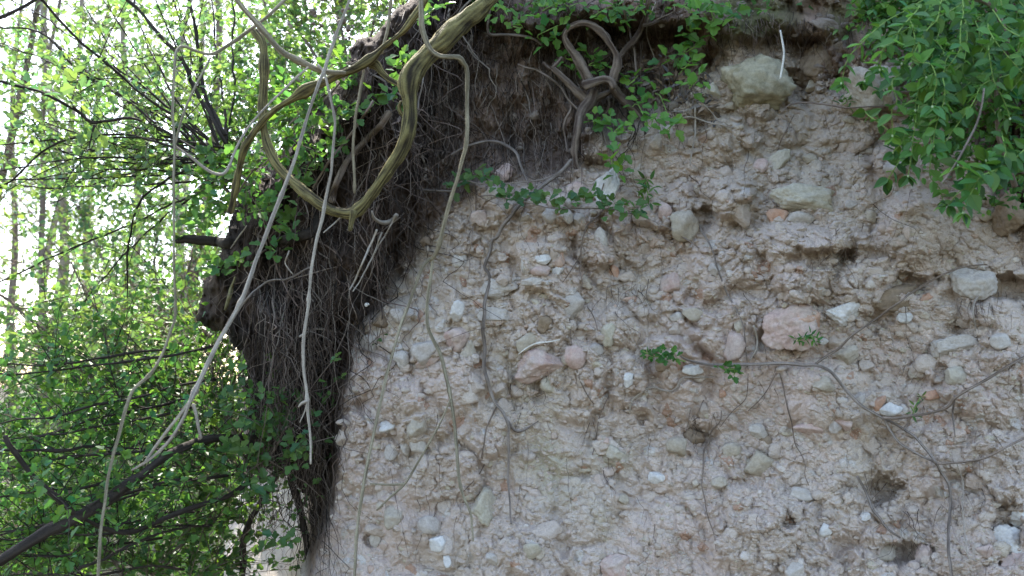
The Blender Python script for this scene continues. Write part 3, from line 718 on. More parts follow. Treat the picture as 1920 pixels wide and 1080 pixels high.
# gnarled bush stump at the top middle of the bank
def near(px, py, out): return float(wall_s(px, py, 20))-out
g0 = near(1110, 170, .10)
build_tubes("gnarled_bush", [
 sp([(1114,170),(1106,190),(1092,205),(1086,220),(1082,238),(1080,260),(1079,300),(1082,318),(1086,340)], [g0+.0,near(1080,250,.06),near(1086,330,.0)], [20,24,27,25,22,22,19,12], wig=.002),
 sp([(1036,128),(1050,142),(1064,154),(1079,168),(1092,180),(1104,192)], [g0-.03,g0], [13,15,17,19]),
 sp([(1018,117),(1024,124),(1032,130)], g0-.03, [7,8]), sp([(1053,107),(1046,117),(1034,129)], g0-.03, [8,9]),
 sp([(1106,152),(1096,134),(1084,112),(1070,92),(1060,76),(1058,64),(1066,53),(1080,46),(1097,44),(1112,48),(1124,57),(1134,67),(1142,80),(1150,92),(1156,106),(1157,122),(1152,138),(1147,155)], [g0-.01,g0-.06,g0-.02], [17,18,17,17,18,17,18,16], wig=.001),
 sp([(1094,160),(1112,154),(1130,150),(1144,154),(1150,166)], g0-.035, [19,19,20,16]),
 sp([(1148,160),(1158,176),(1170,188),(1186,200),(1197,210),(1204,222),(1207,236),(1210,252)], [g0+.0,near(1200,210,.03),near(1210,250,.01)], [20,18,14,10,7]),
 sp([(1158,112),(1174,92),(1188,76),(1200,58),(1206,40),(1212,18),(1220,-14)], [g0+.02,near(1200,60,.08),near(1215,5,.1)], [12,12,11,13]),
 sp([(1206,48),(1222,44),(1238,36),(1246,20),(1249,-10)], near(1230,40,.05), [6,8,9]),
 sp([(1140,182),(1142,196),(1138,208),(1132,222)], near(1140,200,.03), [9,7,6]),
 sp([(1148,170),(1132,178),(1118,186),(1106,196)], g0+.02, [14,16,14]),
 sp([(1100,178),(1101,196),(1100,215),(1098,235),(1092,252)], near(1100,200,.05), [5,6,4])],
 "gnarled grey brown bush stump with a closed hoop of thick branch", "bush", 'gnarl', sides=24, ridge=.08, partname="branch", gnarl=2.6, nridge=6)

# roots, one thing each: (name, label, bark, [paths])
ROOTS = [
 ("long_root","long wavy grey root running down the middle of the bank to a pale patch",'grey',[([(1073,300),(1056,318),(1037,333),(1012,352),(987,371),(972,388),(960,402),(942,424),(932,444),(922,452),(918,470),(908,500),(916,512),(919,526),(914,545),(909,567),(908,590),(905,617),(909,652),(907,687),(917,724),(929,754),(944,774),(954,800),(953,825),(955,858),(953,892),(956,929),(958,981)],[8,9,10,9,8,8,8,9,9,8,7,6,4],.022),([(952,790),(966,808),(980,808),(992,801),(1010,789)],[7,5,3],.004)]),
 ("root","thin dark side root left of the long wavy grey root",'brown',[([(930,764),(920,784),(911,806),(908,830),(904,858),(910,866),(896,892),(878,912),(868,922)],[4,3,3,2],.004)]),
 ("root","long level root crossing the right half with leaf tufts at its tip",'grey',[([(1276,668),(1290,675),(1315,682),(1342,685),(1400,683),(1467,681),(1505,684),(1528,684),(1545,690),(1560,700),(1587,731),(1617,761),(1654,783),(1664,796),(1672,810),(1684,828),(1702,841),(1730,856),(1754,868),(1766,886),(1778,906),(1782,933),(1780,965),(1778,995),(1781,1043),(1788,1095)],[4,6,7,8,8,8,8,7,6,6,6,6,7,7,7],.035),
   ([(1656,785),(1677,794),(1695,805),(1714,818),(1730,836),(1744,852),(1756,868)],[6,6,6],.035)]),
 ("root","thin root rising to the upper right from the fork of the level root",'brown',[([(1530,682),(1550,668),(1572,654),(1586,640),(1600,627),(1628,608),(1657,587),(1684,568),(1709,550),(1738,532),(1765,517),(1784,508),(1802,502),(1825,498),(1850,496)],[6,5,5,5,4,3],.04)]),
 ("root","brown root sweeping from the fork up to the right edge",'brown',[([(1656,783),(1682,784),(1709,780),(1738,775),(1765,768),(1781,760),(1791,748),(1812,733),(1839,717),(1858,706),(1878,694),(1900,681),(1935,662),(1990,640)],[7,6,7,6,6,6],.05)]),
 ("root","lowest thin root curving up to the right edge",'brown',[([(1758,868),(1782,868),(1808,866),(1830,863),(1851,857),(1870,848),(1888,838),(1920,822),(1975,795)],[6,5,5,5],.04)]),
 ("root","thin drooping root from the angular buff stone to the level root",'grey',[([(1297,400),(1318,436),(1337,471),(1345,500),(1358,537),(1370,562),(1384,587),(1392,610),(1396,633),(1400,665),(1402,694)],[5,4,4,3,2],.012)]),
 ("root","beige crooked root creeping left below the level root",'beige',[([(1340,706),(1310,708),(1285,707),(1276,712),(1271,722),(1262,732),(1247,733),(1232,728),(1216,727),(1200,738),(1186,750),(1182,762),(1181,776)],[3,4,4,5,4],.006)]),
 ("root","fine dark root zigzagging down right of the beige crooked root",'brown',[([(1462,700),(1470,730),(1478,765),(1486,800),(1492,832),(1505,855),(1511,872),(1510,890),(1516,910)],[3,3,2],.006),([(1494,832),(1508,845),(1526,852)],[2,1.5],.004)]),
 ("root","dark wiry root falling past the tall white stone",'brown',[([(1146,300),(1143,320),(1132,344),(1126,366),(1128,380)],[3,3,3],.03),([(1134,392),(1118,408),(1101,422),(1096,438),(1092,455),(1089,486),(1086,506),(1092,530),(1087,555)],[4,4,4,3,2],.014),([(1088,478),(1078,496),(1066,515),(1056,530)],[3,2],.012)]),
 ("root","wiry root down the lower bank right of the burrow",'brown',[([(1352,770),(1350,790),(1336,806),(1330,826),(1320,845),(1318,880),(1315,911),(1322,940),(1328,968),(1337,1000),(1343,1034)],[3,4,4,3,3,2],.01)]),
 ("root","twisted thread root at the edge of the brown soil",'brown',[([(893,330),(892,370),(893,416),(886,432),(884,455),(879,476),(880,500),(876,524)],[3,3,2,2],.012),([(893,416),(880,440),(876,470)],[2,2],.008)]),
 ("root","arched root bowed over the brown soil left of the pinkish stone",'grey',[([(846,290),(862,280),(880,272),(900,267),(920,265),(937,267),(954,276),(967,287),(976,308),(984,329),(992,345)],[5,6,6,7,6,5],.05)]),
 ("root","grey root crossing behind the forked vine to the leafy sprig",'grey',[([(742,318),(752,338),(770,353),(790,356),(807,357),(826,358),(848,359)],[4,6,6,5],.03)]),
 ("root","right angled root standing clear of the soil at the top",'grey',[([(919,5),(917,29),(914,55),(920,65),(938,65),(954,65),(980,67),(1004,74),(1016,84)],[4,5,6,7,6,5],.05)]),
 ("root","root curving off the gnarled stump to its lower left",'brown',[([(972,120),(985,126),(1002,131),(1018,138),(1029,144),(1042,154),(1053,164),(1060,176),(1066,188),(1076,200),(1084,208)],[3,5,5,6],.07),([(1068,188),(1070,204),(1061,222),(1056,240),(1060,258),(1063,285)],[6,6,5,3],.045)]),
 ("root","thin root hanging down right of the gnarled hoop",'brown',[([(1166,-10),(1172,24),(1180,60),(1187,86),(1191,108),(1194,140)],[6,5,5,4],.08)]),
 ("root","thin pale straw root bending beside the gnarled hoop",'beige',[([(1228,5),(1219,28),(1213,48),(1213,66),(1220,90),(1227,110)],[3,3,3],.04)]),
 ("root","thin twig root lying level across the pitted boulder",'brown',[([(1466,212),(1478,198),(1495,192),(1515,192),(1544,196),(1580,201),(1620,201),(1650,200),(1697,194),(1735,188),(1767,186),(1805,190),(1841,191)],[3,4,4,3,4,4],.07)]),
 ("root","thin vertical root beside the small greenish stone",'beige',[([(1305,200),(1303,230),(1302,260),(1297,290),(1294,310)],[5,4,3],.02)]),
 ("root","pair of dry curled roots below the small greenish stone",'beige',[([(1262,238),(1280,222),(1300,220),(1330,230),(1354,234),(1372,240)],[3,4,3],.02),([(1320,196),(1335,212),(1348,228),(1368,243)],[3,3,2],.02)]),
 ("root","pale forked root over the rounded pale pink stone",'beige',[([(1850,538),(1838,550),(1828,562),(1826,585),(1828,620)],[3,4,3],.03)]),
 ("root","straight grey root hanging over the lower right burrow",'grey',[([(1607,893),(1618,912),(1628,935),(1636,956),(1650,972),(1664,992),(1688,1008)],[6,7,6,4],.03)]),
 ("root","thin vertical root hanging left of the level root's last stretch",'grey',[([(1790,742),(1788,780),(1792,820)],[5,4,2],.02)]),
 ("root","fine vertical root near the lower right hollow",'beige',[([(1795,870),(1806,905),(1806,960),(1810,1000),(1815,1040),(1832,1052)],[3,3,3],.03)]),
 ("root","pale short root across the wedge shaped stone",'white',[([(972,664),(988,652),(1008,643),(1030,641),(1050,638)],[2,4,3],.035)]),
 ("root","short beige root running down to the greenish block",'beige',[([(1412,610),(1420,636),(1418,655),(1405,676)],[6,7,4],.01)]),
 ("root","fine root below the fork of the level root",'brown',[([(1455,700),(1440,728),(1424,750),(1404,770)],[3,2],.01),([(1402,700),(1398,745),(1372,772),(1350,800)],[2,2],.01)]),
 ("root","crossing fine root above the arched root",'brown',[([(905,300),(930,250),(950,215),(975,175)],[2,3,2],.02)]),
 ("root","thin dry twig running left from the two curled roots",'brown',[([(1250,425),(1283,446),(1312,466)],[4,3],.03)]),
 ("root","fine root crossing in front of the orange stone at the fork",'brown',[([(1735,745),(1716,765),(1703,790),(1690,806)],[3,3],.045)]),
 ("root","fine root from the pale tall stone down to the blocks",'brown',[([(1090,560),(1112,590),(1120,620)],[3,2],.01),([(1068,600),(1074,660),(1084,705),(1100,740),(1120,765)],[2,3,3,2],.008)]),
 ("root","fine root wandering down the smooth lower bank",'brown',[([(1140,745),(1126,780),(1118,815),(1110,855)],[2,3,2],.006)]),
 ("root","small curled root above the long green grey slab",'brown',[([(1490,215),(1476,240),(1464,262),(1458,282)],[2,3,3],.012)]),
]
for i, (nm, lab, bark, paths) in enumerate(ROOTS):
    build_tubes(nm, [sp(p, w=w, on='wall', off=off, wig=.0016, seed=i*5+k, step=.005) for k, (p, w, off) in enumerate(paths)], lab, "root", bark, sides=9, ridge=.05, partname="side_root")
OROOTS = [
 ("root","thick dark root bulging across the overhanging soil",'dark',[([(520,456),(545,448),(574,440),(590,428),(600,408),(606,392)],[26,28,28,20],.03)]),
 ("root","dark root sticking out left of the overhang into the light",'dark',[([(330,452),(350,448),(372,450),(395,452),(430,456)],[14,22,24,26],.02)]),
 ("root","thick grey root slanting down inside the big vine loop",'brown',[([(730,210),(712,236),(690,258),(662,286),(644,314),(632,342),(622,378)],[16,15,15,16],.05)]),
 ("root","thin root curving across the overhang beneath the thick dark root",'grey',[([(452,572),(470,553),(485,540),(500,529),(517,525),(533,525),(550,518),(574,505),(590,498)],[6,6,5,4],.06)]),
 ("root","tan root running level across the lower root curtain",'beige',[([(560,632),(574,624),(590,617),(605,617),(620,620),(640,624),(660,640)],[5,6,6,4],.05)]),
 ("root","pale bare root hooked below the big vine loop",'pale',[([(698,395),(702,408),(712,416),(724,417),(736,412),(744,402)],[5,9,12,10],.12)]),
 ("root","long thin root dangling from the overhang beside the limp vine",'hair',[([(500,430),(508,462),(518,500),(530,530),(545,555),(560,576)],[4,4,3],.06)]),
 ("root","short forked root hooked on the dark soil",'beige',[([(542,470),(535,490),(538,500),(550,514)],[3,3],.07)]),
 ("root","greenish mossy root end on the left of the overhang",'mossy',[([(440,520),(434,540),(430,560),(424,580)],[5,11,8],.03)]),
 ("root","pale dead twig sticking up left on the overhang",'pale',[([(462,422),(452,440),(440,455),(432,466)],[3,4,2],.05)]),
 ("root","straight dry twig crossing below the big vine loop",'beige',[([(642,404),(625,420),(606,436)],[4,3],.10)]),
 ("root","bundle of straight dry stalks leaning below the hooked root",'pale',[([(706,430),(690,470),(672,510),(656,543)],[5,5,4],.16),([(716,436),(700,476),(684,512),(662,546)],[4,4,3],.15),([(744,400),(722,440),(700,480)],[4,3],.14)]),
 ("root","slanting straight root between the loop and the limp vine",'brown',[([(700,190),(668,236),(620,300),(585,352)],[6,6,5],.09)]),
 ("root","upper root stub arching out from the loop's right side",'grey',[([(800,120),(792,150),(786,185),(782,210)],[3,4,3],.09)]),
 ("root","dark root running down the corner to the bottom edge",'dark',[([(540,880),(548,915),(562,955),(570,990),(578,1030),(586,1080)],[12,14,14,12],.03)]),
]
for i, (nm, lab, bark, paths) in enumerate(OROOTS):
    build_tubes(nm, [sp(p, w=w, on='over', off=off, wig=.002, seed=i*7+k, step=.005) for k, (p, w, off) in enumerate(paths)], lab, "root", bark, sides=12, ridge=.08, partname="side_root")
g = float(wall_s(1462, 100, 10))
build_tubes("straw", [sp([(1463,57),(1467,78),(1470,100),(1467,124),(1463,148)], g-.14, [4,5,5,4])], "bright white bent straw hanging under the turf beside the dark boulder", "straw", 'white', sides=8)
# snail shell in the root curtain
def spiral_shell():
    t = np.linspace(0, 4.6*np.pi, 90); r = .0058*np.exp(-.16*t); z = .0022*(1-np.exp(-.16*t))*2.2
    P3 = np.stack([np.cos(t)*r*.62, z, np.sin(t)*r*.62], -1)
    V, F, c = tube_geo(P3, r*.62+.0003, 12, 0, 3, 'white'); return V, F, c*0+np.array([.72, .68, .62])*(.9+.2*rng.random((len(V), 1)))
V, F_, c_ = spiral_shell(); o = mesh_obj("snail_shell", V, F_, M_BARK, c_); o.location = at(687, 572, over(687, 572)-.05)
tag(o, "tiny white snail shell caught in the root hairs", "snail shell")

# ------------------------------------------------------------------ uncountable fine roots
def hair_mesh(name, x0, y0, L, base, w, seed, drift=0., label=None, tone=('hair',), m=22, curl=1.):
    r = np.random.default_rng(seed); n = len(x0); t = np.linspace(0, 1, m)
    s_ = t[None]*L[:, None]
    ph = r.uniform(0, 900, n)[:, None]; amp = (r.gamma(2, 3.6, n)*curl)[:, None]
    q = np.stack([s_*.013+ph, ph*1.3+s_*0, s_*0], -1); q2 = q*np.array([5.3, 1, 1])
    x = x0[:, None]+(r.normal(0, .10 if name == 'root_curtain' else .16, n)[:, None]+drift)*s_+amp*3.0*(fbm(q, 2, 5)-fbm(q[:, :1], 2, 5))+amp*.55*(vn(q2, 8)-vn(q2[:, :1], 8))
    y = y0[:, None]+s_*(1-.1*np.abs(vn(q, 9)))
    d0 = base(x, y)
    cum = np.minimum.accumulate(d0, axis=1) if name == "root_curtain" else d0
    dep = cum-.003-(r.gamma(1.6, .011, n)[:, None])*np.sin(np.pi*np.clip(t, .05, .9))[None]-.004*vn(q2, 11)
    P3 = at(x, y, dep)
    R = (w[:, None]*(1-.75*t[None]))*dep/FPX*.5
    T = np.gradient(P3, axis=1); T /= np.linalg.norm(T, axis=2, keepdims=True)+1e-9
    a = np.cross(T, np.array([0, 1., 0])); a /= np.linalg.norm(a, axis=2, keepdims=True)+1e-9; b = np.cross(T, a)
    th = np.array([0, 2.094, 4.189])
    V = P3[:, :, None]+(a[:, :, None]*np.cos(th)[:, None]+b[:, :, None]*np.sin(th)[:, None])*R[:, :, None, None]
    k = np.arange(n*m*3).reshape(n, m, 3)
    F = np.stack([k[:, :-1], np.roll(k[:, :-1], -1, 2), np.roll(k[:, 1:], -1, 2), k[:, 1:]], -1).reshape(-1, 4)
    pal = np.array([BARKS['hair'][0], BARKS['hair'][1], BARKS['brown'][0], BARKS['beige'][1], BARKS['dark'][0]])*{'root_curtain': .72, 'root_tangle': 1.25}.get(name, .9)
    c = pal[r.choice(5, n, p=[.25, .32, .2, .08, .15])]*r.uniform(.7, 1.2, (n, 1))
    c = np.repeat(c, m*3, 0)
    o = mesh_obj(name, V.reshape(-1, 3), F, M_BARK, c); o["kind"] = "stuff"
    tag(o, label, "fine roots"); return o
def over_v(x, y):
    i = np.clip(((x-350)/s).astype(int), 0, nx2-1); j = np.clip(((y+110)/s).astype(int), 0, ny2-1)
    f = FRONT[j, i]; w = wall(np.clip(x, 445, 1950), y)
    hang = 2.24+.05*sstep(560, 640, x)
    return np.where(f < 2.4, np.minimum(f, w), np.where(y > 560, np.minimum(hang, w), np.minimum(w, 2.4)))
r = np.random.default_rng(11)
n = 1750
x0 = r.uniform(400, 900, n); y0 = r.uniform(-40, 760, n)
i = np.clip(((x0-350)/s).astype(int), 0, nx2-1); j = np.clip(((y0+110)/s).astype(int), 0, ny2-1)
k = (sd_[j, i] > 4) & (r.random(len(x0)) < np.where((x0 < 545) & (y0 < 600), .3, .8)); x0, y0 = x0[k], y0[k]
L = r.gamma(2.2, 62, len(x0)); L = np.minimum(L, np.where(x0 < 530, 870-y0, 985-y0)); L = np.maximum(L, 30)
hair_mesh("root_curtain", x0, y0, L, over_v, (1.0+r.gamma(1.1, .95, len(x0))).clip(0, 7), 12, label="curtain of fine brown roots hanging over the dark earth", curl=1.8)
n = 300
x0 = r.uniform(470, 630, n); y0 = r.uniform(480, 760, n); L = r.uniform(90, 300, n); L = np.minimum(L, 1010-y0)
hair_mesh("root_curtain", x0, y0, L, over_v, r.uniform(1.4, 3.2, n), 14, label="loose fine roots trailing at the corner of the bank", curl=1.1)
n = 1500
x0 = r.uniform(780, 1330, n); y0 = r.uniform(-20, 330, n)
sbx = np.interp(x0, [a for a, _ in SOILY], [b for _, b in SOILY]); k = (y0 < sbx-25) & (r.random(n) < np.where(x0 > 1180, .45, 1)); x0, y0 = x0[k], y0[k]
L = np.minimum(r.gamma(2, 42, len(x0)), 380-y0); L = np.maximum(L, 20)
hair_mesh("fine_roots", x0, y0, L, lambda x, y: wall_s(x, y, 8)-.004, (.9+r.gamma(1.1, .8, len(x0))).clip(0, 6), 15, label="fine roots threading through the brown soil under the turf")
n = 520
x0 = r.uniform(650, 1920, n); y0 = r.uniform(90, 1040, n); cl = vn(np.stack([x0*.01, y0*.01, x0*0], -1), 77); k = cl+r.uniform(-.4, .4, n) > .05; x0, y0 = x0[k], y0[k]
L = r.gamma(2, 22, len(x0))+12
hair_mesh("fine_roots", x0, y0, L, lambda x, y: wall_s(x, y, 9), r.uniform(.7, 1.6, len(x0)), 16, label="short broken rootlets caught among the stones", curl=1.2)
n = 130
cx = r.choice([1300, 1640, 1700, 1800, 1130, 1590, 1840, 1000, 1175], n); cy = np.select([cx == 1300, cx == 1640, cx == 1700, cx == 1800, cx == 1130, cx == 1590, cx == 1840, cx == 1000], [800, 935, 1010, 980, 300, 480, 590, 735], 560)
x0 = cx+r.normal(0, 26, n); y0 = cy-25+r.normal(0, 16, n); L = r.uniform(15, 70, n)
hair_mesh("fine_roots", x0, y0, L, lambda x, y: wall_s(x, y, 16)-.004, r.uniform(.8, 1.7, n), 17, label="tangled nests of fine roots in the hollows of the bank", curl=1.8)

n = 170
x0 = r.uniform(1330, 1640, n); y0 = r.uniform(20, 80, n); L = r.uniform(15, 70, n)
hair_mesh("fine_roots", x0, y0, L, lambda x, y: wall_s(x, y, 12)-.01, r.uniform(.8, 1.8, n), 19, label="fine roots fringing the turf lip above the boulders")
n = 90
x0 = r.uniform(570, 615, n); y0 = r.uniform(700, 960, n); L = r.uniform(90, 260, n)
hair_mesh("root_curtain", x0, y0, L, lambda x, y: np.minimum(2.28, wall_s(x, y, 10)-.01), r.uniform(1.2, 2.6, n), 21, label="trailing fine roots down the bottom corner of the bank", curl=1.2)
n = 34
x0 = r.uniform(450, 590, n); y0 = r.uniform(880, 960, n); L = r.uniform(60, 200, n)
hair_mesh("root_curtain", x0, y0, L, lambda x, y: x*0+2.3, r.uniform(1.0, 2.2, n), 22, label="sparse fine roots dangling in front of the pale slope", curl=1.6)

# tangle of middling roots running every way through the mat
n = 150
x0 = r.uniform(450, 860, n); y0 = r.uniform(60, 640, n)
i = np.clip(((x0-350)/s).astype(int), 0, nx2-1); j = np.clip(((y0+110)/s).astype(int), 0, ny2-1); k = sd_[j, i] > 14; x0, y0 = x0[k], y0[k]
hair_mesh("root_tangle", x0, y0, r.uniform(40, 170, len(x0)), over_v, r.uniform(2.4, 5.0, len(x0)), 23, label="tangle of thicker roots running every way through the dark mat", curl=3.2)
# ------------------------------------------------------------------ leaves
def half(pts): return np.array(pts, float)
LOBED = half([(0, 0), (.09, .16), (.27, .26), (.40, .42), (.36, .56), (.24, .60), (.26, .80), (.14, .94), (0, 1.0)])
OVATE = half([(0, 0), (.16, .07), (.31, .25), (.345, .45), (.28, .66), (.15, .85), (0, 1.03)])
LANCE = half([(0, 0), (.10, .15), (.17, .42), (.12, .74), (0, 1.05)])
QUAD = half([(0, 0), (.30, .35), (.22, .75), (0, 1.0)])
def leaves(name, P, D, N_, S_, T, tmpl, mat, parent=None, fold=.25, droop=.18, extra=None):
    """every leaf: two half blades folded along the midrib, drooping to the tip"""
    n = len(P); D = D/(np.linalg.norm(D, axis=1, keepdims=True)+1e-9)
    N_ = N_-D*(N_*D).sum(1, keepdims=True); N_ /= np.linalg.norm(N_, axis=1, keepdims=True)+1e-9
    B = np.cross(D, N_); m = len(tmpl)
    loc = parent.location if parent is not None else Vector((0, 0, 0)); P = P-np.array(loc)
    vs = []
    r = np.random.default_rng(n)
    dr = (droop*r.uniform(.2, 1.8, (n, 1)))
    for sgn in (1, -1):
        x = tmpl[:, 0]*sgn; y = tmpl[:, 1]; z = fold*np.abs(x)[None]-dr*(y**2)[None]
        vs.append(P[:, None]+S_[:, None, None]*(B[:, None]*x[None, :, None]+D[:, None]*y[None, :, None]+N_[:, None]*z[..., None]))
    V = np.stack(vs, 1).reshape(-1, 3)
    F = np.arange(n*2*m).reshape(n*2, m); F[1::2] = F[1::2, ::-1]
    if extra is None: o = mesh_obj(name, V, F, mat, np.repeat(T, 2*m, 0), smooth=False)
    else:                                     # leaves and the twigs that carry them
        V2, F2, c2 = extra; nV = len(V)
        o = mesh_obj(name, np.concatenate([V, V2-np.array(loc)]), [F, F2+nV], mat, np.concatenate([np.repeat(T, 2*m, 0), np.tile(np.array(c2), (len(V2), 1))]), smooth=False)
        o.data.materials.append(M_BARK); mi = np.zeros(len(o.data.polygons), np.int32); mi[len(F):] = 1; o.data.polygons.foreach_set("material_index", mi)
    if parent is not None: o.parent = parent
    return o
def tones(n, base, seed=0, var=.22):
    r = np.random.default_rng(seed); b = np.array(base)
    f = r.normal(1, var, (n, 1)).clip(.5, 1.6); y = r.normal(0, .12, (n, 1))
    return (b*f*np.concatenate([1+y*1.4, 1+y*.5, 1-y], 1)).clip(.004, .5)
UP = np.array([0, 0, 1.])
def twigs(P0, Dv, L, seed, k, size, droop=.12, m=7, spread=.9):
    """short side twigs with leaves: returns twig paths and leaf placements"""
    r = np.random.default_rng(seed); n = len(P0); t = np.linspace(0, 1, m)
    Dv = Dv/(np.linalg.norm(Dv, axis=1, keepdims=True)+1e-9)
    wob = r.normal(0, .08, (n, 1, 3))*np.sin(t*5)[None, :, None]*L[:, None, None]
    path = P0[:, None]+Dv[:, None]*(t[None]*L[:, None])[..., None]-UP*(droop*L[:, None]*t[None]**2)[..., None]+wob*t[None, :, None]
    tt = r.uniform(.1, 1.02, (n, k)); f = np.clip(tt, 0, .999)*(m-1); i = f.astype(int); a = (f-i)[..., None]
    row = np.arange(n)[:, None]
    lp = path[row, i]*(1-a)+path[row, np.minimum(i+1, m-1)]*a
    ld = Dv[:, None]*.55+r.normal(0, spread*.62, (n, k, 3))
    ln = UP*.9+r.normal(0, .55, (n, k, 3))
    ls = size*r.uniform(.55, 1.25, (n, k))
    lp = lp+ld/np.linalg.norm(ld, axis=2, keepdims=True)*(ls*.25)[..., None]
    return path, lp.reshape(-1, 3), ld.reshape(-1, 3), ln.reshape(-1, 3), ls.ravel()
def thin_tubes(path, R):
    n, m, _ = path.shape
    T = np.gradient(path, axis=1); T /= np.linalg.norm(T, axis=2, keepdims=True)+1e-9
    a = np.cross(T, np.array([.3, 1., .2])); a /= np.linalg.norm(a, axis=2, keepdims=True)+1e-9; b = np.cross(T, a)
    th = np.array([0, 2.094, 4.189])
    V = path[:, :, None]+(a[:, :, None]*np.cos(th)[:, None]+b[:, :, None]*np.sin(th)[:, None])*R[:, :, None, None]
    k = np.arange(n*m*3).reshape(n, m, 3)
    return V.reshape(-1, 3), np.stack([k[:, :-1], np.roll(k[:, :-1], -1, 2), np.roll(k[:, 1:], -1, 2), k[:, 1:]], -1).reshape(-1, 4)
def shrub(name, label, cat, stems, bark, leafbase, ntw, k, size, Ltw, seed, tmpl=LOBED, mat=None, group=None, tmin=.15, up=.3, ridge=.05, sides=8, spread=.9, clump=0., back=0.):
    """stems: list of (points px, depth, width px). Stems are parts, foliage and twigs a part each"""
    r = np.random.default_rng(seed); geos = []
    for q, (pts, D, w) in enumerate(stems):
        geos.append(px_path(pts, D, w, wig=.006, seed=seed+q*3, step=.03))
    loc = geos[0][0][0]; e = empty(name, loc); tag(e, label, cat, group)
    for q, (P3, R) in enumerate(geos):
        V, F, c = tube_geo(P3, R, sides, ridge, q+seed, bark, gnarl=1.6); o = mesh_obj("branch", V-loc, F, M_BARK, c); o.parent = e
    Ls = np.array([np.linalg.norm(np.diff(P3, axis=0), axis=1).sum() for P3, _ in geos]); Ls /= Ls.sum()
    P0, Dv = [], []
    for (P3, R), f in zip(geos, Ls):
        m = int(ntw*f)+1; i = (r.uniform(tmin, 1, m)*(len(P3)-1)).astype(int)
        T = np.gradient(P3, axis=0)[i]; T /= np.linalg.norm(T, axis=1, keepdims=True)
        P0.append(P3[i]); Dv.append(T*.6+r.normal(0, .6, (m, 3))+UP*up+np.array([0, back, 0]))
    P0 = np.concatenate(P0); Dv = np.concatenate(Dv); L = r.uniform(.4, 1.3, len(P0))*Ltw
    path, lp, ld, ln, ls = twigs(P0, Dv, L, seed+1, k, size, spread=spread)
    if clump:
        keep = (vn(lp*clump, seed)+r.uniform(-.6, .6, len(lp))) > -.15
        lp, ld, ln, ls = lp[keep], ld[keep], ln[keep], ls[keep]
    V, F = thin_tubes(path, (np.linspace(1, .35, path.shape[1])[None]*(.0016+.0035*L[:, None])*.6))
    l, d = BARKS[bark]
    leaves("foliage", lp, ld, ln, ls, tones(len(lp), leafbase, seed+2), tmpl, mat or M_LEAF, e, extra=(V, F, (np.array(l)*.35+np.array(d)*.65)))
    return e
G_NEAR = (.085, .155, .045); G_DARK = (.08, .165, .045); G_YEL = (.14, .215, .09); G_CHICK = (.085, .185, .045); G_FAR = (.185, .25, .115)  # G_FAR is paler: haze over the distant trees put into leaf colour

# fan of stems rising left from the top of the overhang
FAN = [
 ([(425,270),(400,225),(370,170),(340,115),(310,80),(270,30),(225,-10),(190,-50)],[2.3,2.4,2.5],[11,10,8,7]),
 ([(418,255),(405,225),(390,190),(380,150),(375,125),(370,60),(355,0),(350,-50)],[2.3,2.5],[10,9,8,7]),
 ([(400,285),(340,230),(280,185),(210,130),(135,65),(85,10),(60,-30)],[2.3,2.2,2.1],[7,6,6,5]),
 ([(382,288),(300,240),(225,180),(150,135),(75,60),(0,50),(-40,30)],[2.3,2.5,2.7],[7,6,5,4]),
 ([(378,296),(300,266),(210,252),(135,260),(75,285),(40,325),(0,350),(-40,372)],[2.3,2.4,2.4],[5,5,4,4]),
 ([(412,345),(350,370),(280,405),(200,440),(110,475),(30,515),(-30,540)],[2.35,2.6,2.8],[5,4,4]),
 ([(378,305),(320,335),(270,370),(245,435),(237,500),(240,560)],[2.35,2.5],[5,5,3]),
 ([(410,300),(385,260),(350,215),(318,165),(290,110),(262,50),(250,-30)],[2.4,2.7,3.0],[6,5,4]),
 ([(415,292),(398,232),(372,150),(345,70),(318,-20)],[2.4,2.9],[6,5,4]),
 ([(420,280),(432,220),(440,150),(436,90),(442,30),(430,-30)],[2.5,2.9],[6,5,4]),
 ([(405,310),(330,270),(250,215),(170,160),(80,110),(-20,75)],[2.4,2.9,3.2],[5,4,3]),
 ([(400,330),(300,345),(190,348),(90,352),(-20,342)],[2.4,3.0],[5,4,3]),
 ([(402,340),(330,390),(240,470),(160,560),(90,640)],[2.4,2.8],[5,4,3]),
]
rf = np.random.default_rng(5)
for k in range(20):
    a0 = math.radians(rf.uniform(97, 205)); bx, by = 418+rf.uniform(-25, 12), 300+rf.uniform(-45, 50); Ls = rf.uniform(300, 520); bend = rf.uniform(-.25, .25); d0 = 2.4; d1 = rf.uniform(2.3, 3.3)
    FAN.append(([(bx+Ls*q*math.cos(a0+bend*q), by-Ls*q*math.sin(a0+bend*q)) for q in np.linspace(0, 1, 6)], [d0, d1], [5.5, 4, 2.5]))
shrub("fan_shrub", "bush of long straight stems fanning up left from the dark overhang", "bush", FAN, 'dark', G_YEL, 430, 10, .021, .26, 101, tmpl=LOBED, spread=1., up=.25)
LONGTWIG = [([(265,226),(245,221),(215,222),(192,228),(175,232),(155,216),(130,200),(95,185),(65,170),(30,158),(-30,140)],1.9,[5,8,8,8,7,6]), ([(176,234),(172,250),(168,275)],1.9,[5,3])]
shrub("bare_twig", "dark crooked bare twig crossing the pale sky at the left", "twig", LONGTWIG, 'dark', G_YEL, 14, 5, .028, .12, 103)
build_tubes("branch_tip", [sp([(-30,42),(0,33),(30,20),(62,2),(90,-22)], 1.4, [10,10,8,6])], "dark branch cutting across the top left corner", "branch", 'dark', sides=10)

